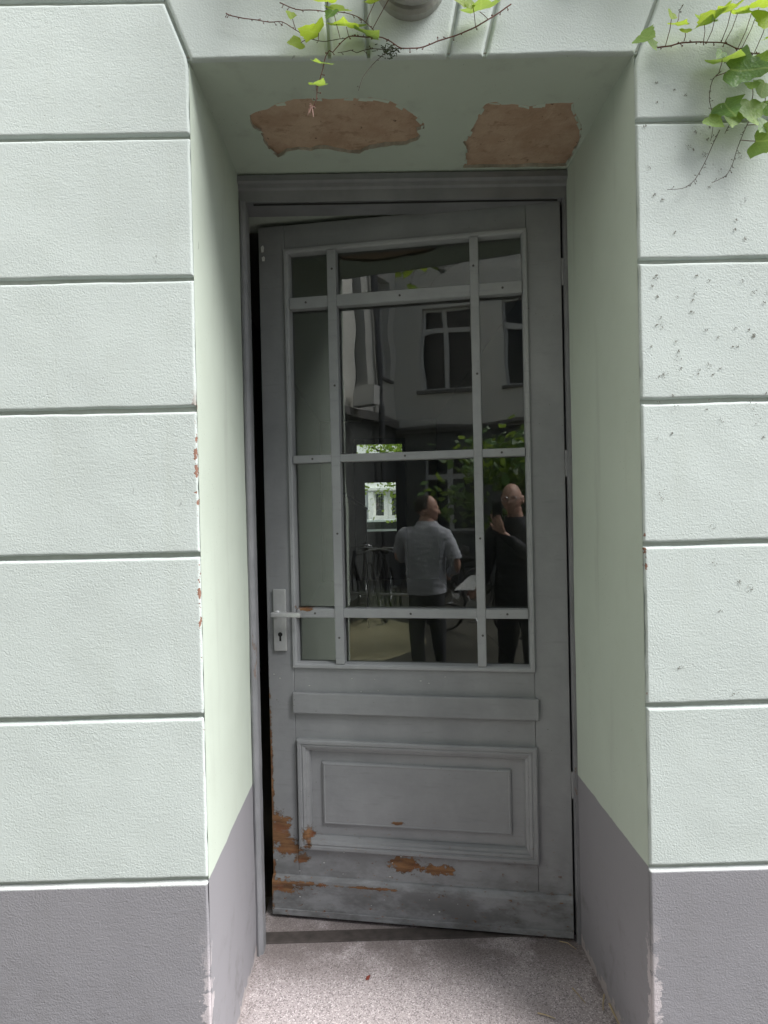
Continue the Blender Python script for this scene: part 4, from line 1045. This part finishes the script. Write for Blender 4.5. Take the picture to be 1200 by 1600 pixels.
for s in (-1, 1): b.tube([tf((s * .033 + .025 * math.cos(a), -.104, .006 + .019 * math.sin(a))) - L for a in [2 * math.pi * k / 16 for k in range(16)]], .0024, 5, closed=True)
b.tube([tf((-.010, -.106, .010)) - L, tf((.010, -.106, .010)) - L], .0016, 5)
for s in (-1, 1): b.tube([tf((s * .057, -.100, .010)) - L, tf((s * .078, -.02, .010)) - L, tf((s * .084, .025, .004)) - L], .0018, 5)
tag(b.build('glasses', 'steel'), 'thin metal rimmed glasses on the bald man with the phone', 'glasses'); bpy.data.objects['glasses'].location = L
pm = CAM + Vector((.0, -.045, 0)); b = MB(); b.bbox(-.063, .012, -.009, 0, -.125, .03, .0035)
phone = tag(empty('phone', pm), 'black phone held up by the man with glasses', 'phone'); b.build('case', 'black', phone)
MB().lathe((0, -.001, 0), [(.008, 0), (.008, .003)], 14, 'y').build('lens', 'window_dark', phone)
b = MB(); P4 = [(-.34, -1.72, .835), (-.19, -1.71, .845), (-.17, -1.87, .955), (-.25, -1.88, .945)]; b.quad(*P4); b.quad(*[(x, y, z - .002) for x, y, z in reversed(P4)])
tag(b.build('paper_sheet', 'paper'), 'white sheet of paper held low between the two men', 'paper')
# man in the grey shirt: back to the door, head turned to the camera side
mx, my = -.86, -2.75
J = legs(mx, my, R(8), .83)
J.update(pelvis=((mx, my, G + .90), (.15, .115)), waist=((mx, my, G + 1.05), (.155, .12)), chest=((mx, my, G + 1.29), (.165, .125)), neck=((mx + .005, my - .02, G + 1.46), .058), skull=((mx + .015, my - .03, G + 1.57), .055),
         shl=((mx + .20, my + .02, G + 1.35), .066), ell=((mx + .30, my - .01, G + 1.10), .047), wrl=((mx + .17, my - .17, G + .985), .033),
         shr=((mx - .20, my - .01, G + 1.37), .066), elr=((mx - .29, my - .08, G + 1.13), .047), wrr=((mx - .17, my - .29, G + 1.22), .033))
hd = head_geo((mx + .02, my - .03, G + 1.59), R(78), R(3))
slv = lambda p: (p.x > mx + .285 and p.z < G + 1.17) or (p.x < mx - .275 and p.z < G + 1.20) or p.y < my - .14
mn, tf, L = person('person', (mx, my, G), J, LB, hd, [((mx + .17, my - .17, G + .985), (-.75, -.5, -.35), (0, -1, .4), 1, .6), ((mx - .17, my - .29, G + 1.22), (.45, -.4, .75), (.4, -.8, 0), -1, .6)],
    [('shirt', 'shirt_grey', lambda p: G + .84 < p.z < G + 1.475 and not slv(p) and not (p.z < G + 1.02 and abs(p.x - mx) > .215), .018), ('trousers', 'trousers_dark', lambda p: G + .10 < p.z <= G + .93 and abs(p.x - mx) < .22 and p.y > my - .2, .009), ('shoe', 'shoe', lambda p: p.z <= G + .115, .006),
     ('hair', 'hair_dark', lambda p: (Vector((p.x, p.y, p.z)) - Vector((mx - .005, my - .02, G + 1.635))).length < .098 and p.x < mx + .045 and p.z > G + 1.56, .004)],
    'man in a grey t-shirt and dark trousers with his back to the door')
